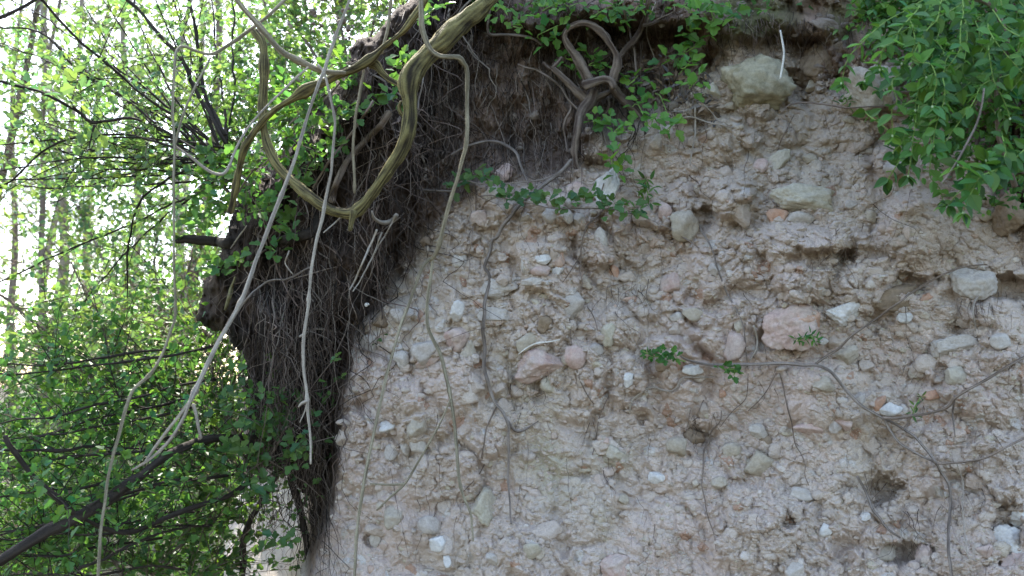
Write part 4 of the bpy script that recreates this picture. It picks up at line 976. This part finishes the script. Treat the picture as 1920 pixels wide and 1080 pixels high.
shrub("loop_shrub", "bright leafy bush filling the gap behind the looping vine", "bush",
 [([(640,190),(610,130),(570,70),(540,0),(520,-50)],[2.7,3.1],[8,6,4]), ([(650,180),(650,110),(640,40),(630,-40)],[2.7,3.0],[8,6,4]), ([(600,230),(560,190),(520,130),(500,60),(495,-20)],[2.8,3.4],[7,5,4]),
  ([(660,160),(690,90),(705,20),(712,-40)],[2.6,2.9],[7,6,4]), ([(560,260),(510,240),(470,190),(450,120),(452,40)],[2.9,3.6],[7,5,4]), ([(690,130),(740,60),(770,0),(790,-50)],[2.5,2.6],[6,5,4])],
 'brown', G_YEL, 330, 12, .024, .24, 105, up=.2)
shrub("crest_shrub", "leafy bush straggling over the lip of the dark overhang", "bush",
 [([(700,110),(660,120),(620,150),(580,190),(540,235)],[2.08,2.06],[5,5,3]), ([(640,150),(600,200),(560,230),(520,280),(490,310)],[2.08,2.05],[5,5,3]), ([(520,290),(480,320),(450,360),(425,400)],[2.1,2.1],[6,5,3]), ([(560,220),(530,190),(505,150)],[2.2,2.4],[5,4,3]), ([(470,340),(430,320),(400,330),(370,350)],[2.15,2.2],[5,4,3])],
 'brown', (.10, .19, .05), 88, 8, .024, .10, 109, up=.3)
shrub("crest_shrub", "dense leafy bush on the crest left of the arching vine", "bush",
 [([(470,330),(450,280),(440,230),(420,190)],[2.6,2.9],[6,5,4]), ([(560,240),(540,200),(528,150)],[2.6,2.9],[6,5,4]), ([(440,380),(420,340),(410,300)],[2.6,2.8],[6,4])],
 'brown', G_NEAR, 130, 11, .022, .2, 107)

# the shaded limb and its foliage at the lower left
LIMB = [
 ([(-40,1068),(0,1048),(64,1010),(110,986),(150,966),(204,935),(240,905),(268,887),(305,862),(344,838),(376,828),(440,820),(520,815)],[1.75,1.85,1.95,2.25],[25,25,24,23,21,20,18,16,13]),
 ([(14,820),(30,848),(48,870),(72,898),(97,924),(118,945),(142,964)],[1.78,1.83],[11,13,13,12]),
 ([(150,966),(190,990),(230,1000),(252,994),(300,975),(344,956),(388,942),(430,930),(470,905)],[1.9,2.2],[8,11,12,12,10]),
 ([(215,935),(260,920),(322,903),(365,897),(408,895),(450,885)],[1.95,2.25],[6,7,7,6]),
 ([(-30,842),(30,846),(107,843),(160,840),(215,838),(270,840)],[2.0,2.2],[6,7,6,4]),
 ([(150,1064),(190,1048),(240,1026),(300,1000),(350,990)],[2.0,2.2],[8,7,5]),
]
for k in range(13):
    yb = 640+34*k+rf.uniform(-15, 15); sl = rf.uniform(.05, .40); x1 = rf.uniform(300, 430)
    LIMB.append(([(x1-(x1+40)*q, yb+(x1+40)*sl*q*(1-.25*q)+rf.uniform(-7, 7)) for q in np.linspace(0, 1, 7)], [2.3, 2.1, 2.2], [6, 6, 4.5, 3]))
shrub("fallen_limb", "thick dark limb slanting up across the shaded lower left corner", "tree", LIMB, 'dark', G_DARK, 330, 10, .022, .24, 111, up=.45, back=.5, ridge=.09, sides=14)
shrub("leaning_sapling", "dark leaning stem in front of the pale slope at the bottom left", "tree",
 [([(448,1095),(456,1037),(462,999),(472,970),(485,945),(505,915),(520,890)],[2.5,2.45],[16,16,14,12]), ([(545,890),(554,930),(566,970),(575,1037),(582,1090)],[2.36,2.36],[11,13,12,12])],
 'dark', G_NEAR, 8, 7, .022, .14, 113, tmin=.3)
MID = [
 ("slender_sapling", "slender sapling with two long thin stems in the middle left foliage", [([(-20,540),(50,590),(107,656),(172,709),(215,752),(252,800),(285,817),(330,820)],[2.6,2.8],[5,6,6,7]), ([(134,490),(160,550),(188,597),(207,677),(215,742),(250,800)],[2.7,2.8],[3,4,4]), ([(330,560),(300,640),(270,700),(240,760)],[2.9,2.8],[4,4])], G_YEL, 260, 121, 1.0),
 ("low_shrub", "shaded bush hugging the foot of the overhang's left side", [([(470,900),(440,820),(410,740),(395,660),(385,620)],[2.55,2.6],[9,7,5]), ([(470,900),(420,850),(360,800),(330,740),(300,690)],[2.6,2.8],[8,6,4]), ([(480,910),(500,860),(520,830),(540,800)],[2.2,2.15],[6,4]), ([(440,930),(400,900),(340,880),(280,870)],[2.5,2.6],[7,5,4])], G_NEAR, 220, 123, 1.2),
 ("low_shrub", "shaded bush along the bottom left edge under the thick limb", [([(240,1120),(220,1060),(180,1010),(120,990),(40,1000)],[2.4,2.6],[8,6,4]), ([(260,1120),(300,1060),(340,1020),(380,990),(420,960)],[2.4,2.6],[8,6,4]), ([(120,1120),(80,1060),(40,1040),(-20,1030)],[2.3,2.5],[7,5]), ([(330,1120),(370,1080),(400,1060),(420,1050)],[2.4,2.5],[7,5])], G_NEAR, 240, 125, 1.2),
 ("leafy_shrub", "bright bush between the thin brown vine and the overhang", [([(330,900),(330,780),(320,660),(340,560),(360,470)],[3.4,3.8],[8,6,5]), ([(330,900),(280,780),(250,640),(230,520)],[3.5,4.0],[8,6,4]), ([(340,850),(380,720),(400,600),(380,520)],[3.3,3.6],[7,5]), ([(300,900),(200,800),(120,720),(50,660)],[3.4,3.8],[7,5])], G_YEL, 210, 127, 1.2),
 ("leafy_shrub", "bright bush at the left edge above the thick limb", [([(60,1000),(60,880),(90,760),(120,660)],[3.2,3.6],[8,6,4]), ([(60,1000),(10,860),(-10,760),(10,660)],[3.2,3.8],[7,5]), ([(80,1000),(160,880),(220,800),(270,740)],[3.2,3.6],[7,5]), ([(60,1000),(140,940),(260,900),(360,880)],[3.3,3.7],[7,5])], G_YEL, 190, 129, 1.2),
 ("leafy_shrub", "tall airy bush below the fan of stems", [([(280,760),(250,620),(200,500),(150,400),(120,320)],[4.2,4.8],[9,6,4]), ([(280,760),(300,600),(290,480),(310,380)],[4.2,4.8],[8,6,4]), ([(280,760),(360,620),(370,500),(385,420)],[4.0,4.4],[8,6,4])], G_YEL, 240, 131, 1.5),
]
for nm, lab, st, g_, nt_, sd_seed, cl in MID:
    shrub(nm, lab, "bush", st, 'brown', g_, nt_, 13, .023 if st[0][1][0] < 3 else .030, .34 if st[0][1][0] < 3 else .5, sd_seed, group=None, clump=0, up=.3)

# woodland beyond: trees with slim pale trunks
def tree(x, y, h, tr, label, seed, nl=420, lean=(0, 0), bark='beige', dens=13, ls=.06, low=.15):
    r = np.random.default_rng(seed)
    e = empty("woodland_tree", (x, y, 0)); tag(e, label, "tree", "trees in the woodland behind")
    t = np.linspace(0, 1, 26); q = np.stack([t*3+seed, t*0, t*0], -1)
    P3 = np.stack([lean[0]*t*h+.25*fbm(q, 2, seed), lean[1]*t*h+.25*fbm(q, 2, seed+1), t*h-.1], -1)
    V, F, c = tube_geo(P3, tr*(1-.75*t), 10, .05, seed, bark); o = mesh_obj("trunk", V, F, M_BARK, c); o.parent = e
    # limbs
    nlmb = 26; ti = np.sort(r.uniform(low, .97, nlmb)); P0 = np.stack([np.interp(ti, t, P3[:, k]) for k in range(3)], -1)
    az = r.uniform(0, 2*np.pi, nlmb); el = r.uniform(.1, .8, nlmb)
    Dv = np.stack([np.cos(az)*np.cos(el), np.sin(az)*np.cos(el), np.sin(el)], -1); L = h*.30*(1.15-ti)*r.uniform(.6, 1.2, nlmb)+.3
    path, *_ = twigs(P0, Dv, L, seed+3, 1, .05, droop=.1, m=12)
    l, d = BARKS[bark]; rr = np.linspace(1, .2, 12)[None]*(tr*.22*(1-.6*ti))[:, None]
    for q_ in range(nlmb):
        V, F = thin_tubes(path[q_:q_+1], rr[q_:q_+1]); o = mesh_obj("limb", V, F, M_BARK, np.tile((np.array(l)*.5+np.array(d)*.5), (len(V), 1))); o.parent = e
    ii = r.integers(0, nlmb, nl); jj = r.integers(3, 12, nl); S0 = path[ii, jj]; Dt = r.normal(0, .7, (nl, 3))+Dv[ii]*.5
    pt, lp, ld, ln, lsz = twigs(S0, Dt, r.uniform(.3, .9, nl), seed+5, dens, ls, m=5)
    V, F = thin_tubes(pt, np.full(pt.shape[:2], .003)); V = V+np.array([x, y, 0])
    lp = lp+np.array([x, y, 0])
    leaves("crown", lp, ld, ln, lsz, tones(len(lp), G_FAR, seed+7), QUAD, M_LEAF_FAR, e, extra=(V, F, d))
def tx(px, Y): return (px-960)/FPX*Y
TREES = [
 (45, 9, 8, .075, "woodland tree with the nearest pale trunk at the far left edge", (.02,0), 420),
 (85, 11, 9, .06, "pale slender woodland tree just right of the far left trunk", (.04,0), 420),
 (128, 7.5, 7, .035, "thin leaning woodland sapling beside the pale slender tree", (-.06,0), 300),
 (215, 10, 9, .06, "woodland tree seen behind the thin brown vine", (.02,0), 560),
 (300, 8, 7, .045, "woodland tree behind the upper fan of stems", (.05,0), 560),
 (380, 9.5, 9, .07, "woodland tree partly hidden by the overhang's edge", (-.02,0), 620),
 (500, 8.5, 8.5, .06, "woodland tree showing through the vines near the top", (0,0), 560),
 (600, 11, 11, .07, "woodland tree behind the crest of the bank", (0,0), 520),
 (-60, 8, 7, .06, "woodland tree spreading in from outside the left edge", (.05,0), 420),
 (170, 14, 10, .08, "tall distant woodland tree in the middle of the left side", (0,0), 520),
 (340, 15, 11, .09, "distant woodland tree under the fan of stems", (0,0), 560),
 (20, 16, 10, .09, "distant woodland tree at the far left", (0,0), 420),
 (450, 16, 12, .09, "distant woodland tree behind the crest of the bank", (0,0), 560),
]
for k, (px, Y, h, tr, lab, lean, nl) in enumerate(TREES):
    tree(tx(px, Y), Y, h, tr, lab, 200+k*11, nl=int(nl*(.34 if px < 150 else .5)), lean=lean, bark='beige' if k % 3 != 2 else 'brown')
# low undergrowth on the woodland floor
r = np.random.default_rng(31); n = 1900
yy = r.uniform(3.2, 17, n); xx = tx(r.uniform(-250, 620, n), yy); zz = r.uniform(0, 1, n)**1.3*1.1
P0 = np.stack([xx, yy, zz], -1)
pt, lp, ld, ln, ls = twigs(P0, r.normal(0, .6, (n, 3))+UP*.5, r.uniform(.2, .5, n), 33, 11, .055, m=5)
o = leaves("undergrowth", lp, ld, ln, ls, tones(len(lp), G_NEAR, 35), QUAD, M_LEAF_FAR); o["kind"] = "stuff"; tag(o, "mass of low green undergrowth on the woodland floor", "undergrowth")
n = 60
# ------------------------------------------------------------------ small leafy shoots in front of the bank
def sprig(name, label, clusters, depthf, size, base, seed, kl=6, tmpl=LOBED, stem=None, group=None, cat="leafy shoot", stemw=2.5, bark='stem', spreadpx=12):
    """clusters: [(px,py)], each a tuft of leaves; stem joins them"""
    r = np.random.default_rng(seed); cl = np.array(clusters, float)
    d = np.array([depthf(a, b) for a, b in cl])
    root = at(*cl[0], d[0]); e = empty(name, root); tag(e, label, cat, group)
    paths = stem if stem is not None else [clusters]
    for q, pth in enumerate(paths):
        if len(pth) < 2:
            a, b = pth[0]; pth = [(a+r.uniform(-6, 6), b+26), (a, b+10), (a, b)]
        dd = [depthf(a, b) for a, b in pth]; P3, R = px_path(pth, dd, stemw, step=.006)
        V, F, c = tube_geo(P3, R, 6, .02, seed+q, bark); o = mesh_obj("stem", V-root, F, M_BARK, c); o.parent = e
    P, D, N_, S_ = [], [], [], []
    for (a, b), dz in zip(cl, d):
        cpt = at(a, b, dz-.006); k = r.integers(max(3, kl-2), kl+2)
        az = r.uniform(0, 6.28)+np.arange(k)*2.4
        dirs = np.stack([np.cos(az), -.35+r.normal(0, .35, k), np.sin(az)*.75+.15], -1)
        S1 = size*r.uniform(.6, 1.15, k)
        P.append(cpt+dirs*S1[:, None]*.25+r.normal(0, spreadpx/FPX*2*.35, (k, 3))); D.append(dirs); N_.append(np.array([0, -1.0, .9])+r.normal(0, .38, (k, 3))); S_.append(S1)
    P, D, N_, S_ = map(np.concatenate, (P, D, N_, S_))
    leaves("leaves", P, D, N_, S_, tones(len(P), base, seed+3, .18), tmpl, M_LEAF, e)
ov = lambda a, b: float(over(a, b))-.07
wl = lambda a, b: float(wall_s(a, b, 14))-.05
SPR = [
 ("left hand of the broken vine end on the dark overhang", [(483,324),(470,345),(455,362)], ov),
 ("on the overhang right of the broken vine end", [(478,385),(466,398),(495,392)], ov),
 ("on the overhang between broken end and pale vine", [(540,408),(532,422),(545,432)], ov),
 ("low on the dark overhang left of the pale vine", [(452,488),(448,500)], ov),
 ("small and dark beside the pale vine below the thick root", [(507,462),(515,470)], ov),
 ("at the very edge of the overhang above its lower notch", [(405,492),(415,502),(400,510)], ov),
 ("inside the arch above the looping vine", [(604,222),(590,236),(618,232),(634,214)], ov),
 ("between the arching vine and dangling stub", [(641,222),(655,205),(670,215)], ov),
 ("under the arching vine right of the dangling stub", [(696,185),(712,196),(728,178),(738,190)], ov),
 ("in the loop's left half beside the limp vine", [(622,264),(635,272),(610,276)], ov),
 ("crossing the loop's left half below the arch", [(576,301),(560,312),(590,318),(600,300)], ov),
 ("beside the big vine's uppermost bend", [(752,102),(744,128),(760,120)], lambda a, b: 1.95),
 ("hugging the outside of the loop at its lower left", [(520,392),(505,380),(530,372)], ov),
 ("in the shade at the top behind the big vine", [(805,25),(820,12),(790,40)], lambda a, b: 2.0),
 ("in bright light left of the arching vine", [(400,285),(382,290),(416,300),(395,305)], lambda a, b: 2.2),
 ("below the crest at the left edge of the overhang", [(380,400),(362,412),(350,400),(395,410)], lambda a, b: 2.3),
 ("pair of leaves high on the dark overhang", [(560,250),(545,262)], ov),
 ("in the shadow left of the loop's bottom", [(555,335),(570,350)], ov),
]
for k, (lab, cl, f) in enumerate(SPR):
    sprig("leafy_shoot", "green shoot "+lab, cl, f, .030, (.095, .185, .045), 300+k*3, kl=6)
TOPM = [
 ("bright green shoot beside the big vine at the top edge", [(929,22),(940,14),(952,28)]), ("green shoot dangling left of the right angled root", [(971,42),(980,52),(962,50)]),
 ("leafy shoot at the top edge above the gnarled hoop", [(1083,6),(1066,12),(1050,4),(1017,21),(1030,12)]), ("leafy shoot left of the gnarled hoop", [(1046,48),(1025,58),(1008,68),(1022,80),(1040,70)]),
 ("leafy shoot above the right side of the gnarled hoop", [(1121,21),(1130,30),(1112,32),(1150,12),(1154,46)]), ("leafy shoot right of the gnarled hoop at the top", [(1187,25),(1196,12),(1176,36)]),
 ("leafy shoot inside the gnarled hoop", [(1108,104),(1118,114),(1104,122),(1133,125),(1120,134)]), ("leafy shoot left below the gnarled hoop", [(1071,96),(1060,108),(1080,118),(1075,132)]),
 ("leafy shoot under the gnarled stump", [(1125,222),(1112,228),(1138,230)]), ("dark leafy shoot right under the gnarled stump", [(1162,237),(1152,248),(1172,244)]),
 ("leafy shoot where the right arm of the stump ends", [(1212,225),(1224,218),(1218,238),(1196,196),(1186,200)]), ("leafy shoot in the litter right of the stump", [(1229,175),(1240,184),(1258,237),(1250,244),(1266,228)]),
 ("leafy shoot right of the small dark burrow by the stump", [(1190,150),(1180,158),(1196,142)]), ("broad leafy shoot above the brown litter", [(1250,115),(1262,108),(1279,129),(1292,118),(1272,140)]),
 ("leafy shoot left of the largest boulder", [(1300,158),(1308,148),(1292,166)]), ("leafy shoot near the turf lip above the litter", [(1292,92),(1306,86),(1283,98),(1300,72)]),
 ("leafy shoot at the top edge left of the turf", [(1292,21),(1280,10),(1306,30),(1287,50),(1298,62)]), ("large leafy shoot hanging from the turf lip", [(1320,25),(1333,42),(1346,12),(1330,10),(1342,50),(1325,60)]),
 ("leafy shoot at the end of the turf's green fringe", [(1366,20),(1376,34),(1358,40)]),
 ("small weed above the tall white stone", [(1150,292),(1158,284),(1146,302),(1160,318)]),
]
for k, (lab, cl) in enumerate(TOPM):
    sprig("leafy_shoot", lab, cl, lambda a, b: float(wall_s(a, b, 18))-.09, .029, (.12, .25, .05), 400+k*3, kl=3)
sp_pts = [(850,348),(862,342),(874,339),(891,324),(905,333),(913,338),(944,355),(932,350),(950,372),(972,376),(960,366),(1009,370),(995,364),(1036,370),(1022,376),(1070,383),(1056,380),(1092,379),(1119,374),(1108,368),(1147,383),(1132,402),(1158,378),(1180,392),(1196,398)]
sprig("leafy_sprig", "long leafy sprig reaching left across the bank from a thin twig", sp_pts, lambda a, b: float(wall_s(a, b, 22))-.10, .026, G_NEAR, 501, kl=5, cat="sprig",
      stem=[[(1250,425),(1202,405),(1170,398),(1147,392),(1100,391),(1033,390),(990,380),(950,372),(920,366),(900,368)], [(1045,325),(1020,336),(985,341),(950,344),(926,341),(910,334),(891,324)], [(926,341),(900,345),(874,339),(850,348)]], stemw=3.5, bark='grey', spreadpx=9)
sprig("weed", "small upright weed with narrow leaves right of the tall white stone", [(1213,340),(1212,352),(1215,365),(1211,376)], wl, .026, (.10,.19,.05), 511, kl=6, tmpl=LANCE, cat="weed")
sprig("leaf_tuft", "dark green leaf tuft at the left tip of the level root", [(1215,664),(1228,668),(1240,662),(1250,672),(1262,668)], wl, .017, (.06,.15,.03), 513, kl=7, tmpl=LOBED, cat="leaf tuft", stem=[[(1205,658),(1225,668),(1250,670),(1285,678)]], spreadpx=5)
sprig("leaf_tuft", "green leaf tuft lying over the level root", [(1352,690),(1364,694),(1377,692),(1376,704)], lambda a, b: float(wall_s(a, b, 14))-.07, .017, (.07,.17,.035), 515, kl=6, cat="leaf tuft", spreadpx=6)
sprig("leaf_tuft", "green tuft with narrow leaves under the orange block", [(1494,640),(1506,634),(1520,630),(1526,638)], lambda a, b: float(wall_s(a, b, 14))-.06, .016, (.07,.17,.035), 517, kl=7, tmpl=LANCE, cat="leaf tuft", spreadpx=5)
sprig("sprout", "tiny thin green sprout between the fork and the orange stone", [(1727,744),(1716,762),(1712,776)], wl, .014, (.10,.17,.05), 519, kl=4, tmpl=LANCE, cat="sprout", spreadpx=3)
sprig("sprout", "green sprout left of the pitted boulder", [(1582,178),(1588,190),(1580,196)], wl, .020, (.09,.17,.05), 521, kl=5, tmpl=LANCE, cat="sprout", spreadpx=6)
for k, (lab, cl) in enumerate([("shoot in front of the pale slope near the bottom", [(500,1010),(515,1020),(545,1012)]), ("shoot hanging at the dark foot of the overhang", [(560,820),(550,840),(566,850),(545,862)]),
                               ("shoot just above the pale slope", [(480,905),(495,920),(510,908),(465,925)]), ("shoot low in the dark foot of the overhang", [(470,790),(485,800),(500,792),(510,812)]),
                               ("shoot on the dark left flank of the overhang", [(430,740),(445,752),(420,765),(440,700)]), ("shoot at the foot of the left flank of the overhang", [(440,830),(455,842),(425,850),(470,850)])]):
    sprig("leafy_shoot", "green "+lab, cl, lambda a, b: 2.12, .027, G_NEAR, 540+k*3, kl=6, spreadpx=20)

# ------------------------------------------------------------------ chickweed spilling over the bank at the upper right
def chick(label, stems, depth, seed, size=.026, group=None):
    r = np.random.default_rng(seed); root = None
    geos = []; P, D, N_, S_ = [], [], [], []
    for q, pts in enumerate(stems):
        dq = depth+r.uniform(-.05, .05)
        P3, R = px_path(pts, [dq+.05, dq-.02, dq], [3.0, 2.6, 2.0], step=.005, wig=.002, seed=seed+q)
        geos.append((P3, R))
        s_ = np.concatenate([[0], np.cumsum(np.linalg.norm(np.diff(P3, axis=0), axis=1))]); T = np.gradient(P3, axis=0); T /= np.linalg.norm(T, axis=1, keepdims=True)
        node = np.arange(.01, s_[-1], .021*r.uniform(.9, 1.2)); node = np.append(node, s_[-1])
        for kx, sn in enumerate(node):
            i = np.searchsorted(s_, sn).clip(0, len(P3)-1); t = T[i]
            side = np.cross(t, np.array([0, 1., 0])); side /= np.linalg.norm(side)+1e-9; oth = np.cross(t, side)
            ax = side if kx % 2 == 0 else side*.5+oth*.8
            k = 1 if sn < s_[-1] else 2
            for sg in (1, -1):
                for e_ in range(k):
                    d = ax*sg+t*(.55+.5*e_)+r.normal(0, .25, 3); P.append(P3[i]); D.append(d); N_.append(np.array([0, -.8, .8])+r.normal(0, .45, 3)); S_.append(size*r.uniform(.6, 1.15)*(1 if e_ == 0 else .7))
    root = geos[0][0][0]; e = empty("chickweed", root); tag(e, label, "weed", group)
    for P3, R in geos:
        V, F, c = tube_geo(P3, R, 6, .02, seed, 'stem'); o = mesh_obj("stem", V-root, F, M_BARK, c); o.parent = e
    P, D, N_, S_ = map(np.array, (P, D, N_, S_))
    leaves("leaves", P, D, N_, S_, tones(len(P), G_CHICK, seed+3, .32), OVATE, M_LEAF, e, fold=.2, droop=.25)
    # small white flower buds at a few tips
    tips = [g[0][-1] for g in geos]
    V2, F2 = ICO2
    for tp in tips[:4]:
        o = mesh_obj("flower_bud", V2*np.array([.0018, .0018, .0028])+tp-root, F2, M_BARK, np.tile(np.array([.42, .5, .28]), (len(V2), 1))); o.parent = e
CH = [
 ("trailing chickweed stem ending lowest of all over the bank", [[(1930,270),(1900,300),(1870,318),(1840,330),(1828,345),(1816,372),(1806,400)], [(1835,330),(1815,318),(1795,312)], [(1880,250),(1884,290),(1860,330),(1850,300)], [(1835,345),(1800,360),(1780,385)]], 1.45, .032),
 ("chickweed stem with two drooping tips above the conglomerate lump", [[(1735,120),(1738,190),(1742,240),(1745,290),(1744,330),(1762,352),(1770,378)], [(1725,180),(1716,240),(1710,290),(1704,330)]], 1.56, .027),
 ("thin chickweed sprig trailing farthest left under the pitted boulder", [[(1620,205),(1636,222),(1660,240),(1680,262),(1690,285)], [(1700,240),(1690,270),(1676,286)], [(1700,280),(1680,310),(1662,340)]], 1.62, .024),
]
for k, (lab, st, d, sz) in enumerate(CH): chick(lab, st, d, 600+k*7, sz)
r = np.random.default_rng(77)
ORD = ["leftmost", "second from the left", "third from the left", "fourth from the left", "middle", "fifth from the right", "fourth from the right", "third from the right", "second from the right", "rightmost"]
for k in range(10):
    st = []
    cx = 1715+26*k; top = -40+r.uniform(0, 60)
    for q in range(4):
        x = cx+r.uniform(-30, 22); y = top+r.uniform(-20, 130); L = r.uniform(80, 210)
        lim = np.interp(x, [1640, 1680, 1710, 1760, 1850, 1950], [60, 110, 260, 320, 350, 390])
        L = min(L, max(50, lim-y)); dx = r.normal(-.12, .45); cur = r.uniform(-45, 45)
        st.append([(x+dx*L*t+cur*math.sin(t*2.6)+r.normal(0, 5), y+L*t-r.uniform(5, 34)*math.sin(t*3)) for t in np.linspace(0, 1, 6)])
    chick("bushy chickweed with paired oval leaves, "+ORD[k]+" of ten over the bank", st, 1.46+.03*((k*7) % 10)*.7, 640+k*5, .023 if k % 2 else .026, group="chickweed plants over the upper right bank")
# ragged fringe of finer weeds behind them
n = 560
px_ = r.uniform(1610, 1990, n); lim = np.interp(px_, [1600, 1650, 1700, 1730, 1760, 1850, 1950], [10, 50, 90, 250, 290, 330, 400]); py_ = r.uniform(-60, 1, n)*0+r.uniform(-80, 1, n)+r.random(n)*(lim+40)
P0 = at(px_, py_, 1.70+.04*r.random(n))
pt, lp, ld, ln, ls = twigs(P0, r.normal(0, .6, (n, 3))+np.array([0, -.3, -.2]), r.uniform(.03, .10, n), 79, 9, .014, m=5)
o = leaves("ground_cover", lp, ld, ln+np.array([0, -.8, 0]), ls, tones(len(lp), (.09, .185, .045), 81), OVATE, M_LEAF); o["kind"] = "stuff"; tag(o, "fine low weeds matting the top of the bank", "ground cover")
# turf fringe along the lip of the bank
n = 110
px_ = r.uniform(900, 1640, n); py_ = r.uniform(-60, 26, n)+18*vn(np.stack([px_*.02, px_*0, px_*0], -1), 3)
P0 = at(px_, py_, wall(px_, np.maximum(py_, -20))-.02)
pt, lp, ld, ln, ls = twigs(P0, r.normal(0, .6, (n, 3))+np.array([0, -.6, 0]), r.uniform(.02, .07, n), 83, 6, .018, m=5)
k = r.random(len(lp)) < np.where(lp[:, 0] > .55, .35, .8); lp, ld, ln, ls = lp[k], ld[k], ln[k], ls[k]
o = leaves("turf", lp, ld, ln+np.array([0, -.8, 0]), ls, tones(len(lp), (.09, .18, .045), 85), LOBED, M_LEAF); o["kind"] = "stuff"; tag(o, "mat of small leaves along the lip of the bank", "ground cover")
build_tubes("woody_stem", [sp([(1745,-20),(1790,-6),(1841,2),(1868,23),(1884,50),(1888,80),(1882,110),(1874,135),(1868,170),(1866,208),(1870,245),(1880,280),(1892,315),(1902,350)], [1.55,1.6,1.68], [10,11,12,11,9,10,14], wig=.003)], "brown woody stem curving down behind the chickweed at the right", "stem", 'brown', sides=12, ridge=.06)
build_tubes("dry_stalk", [sp([(1845,166),(1840,200),(1830,235),(1815,265),(1797,298),(1780,325),(1764,345)], 1.42, [4,5,4])], "thin dry stalk slanting across the chickweed leaves", "stalk", 'grey', sides=8)
# dry leaf litter on the ledge right of the stump
n = 380
px_ = r.uniform(1160, 1340, n); py_ = 150+(px_-1160)*.18+r.normal(0, 24, n); P0 = at(px_, py_, wall_s(px_, py_, 6)-.008)
o = leaves("leaf_litter", P0, r.normal(0, 1, (n, 3))*np.array([1, .4, .5]), np.array([0, -.7, .6])+r.normal(0, .5, (n, 3)), r.uniform(.012, .034, n), tones(n, (.20, .155, .12), 91, .35), LANCE, M_BARK); o["kind"] = "stuff"; tag(o, "dry brown leaf litter on the ledge beside the stump", "leaf litter")
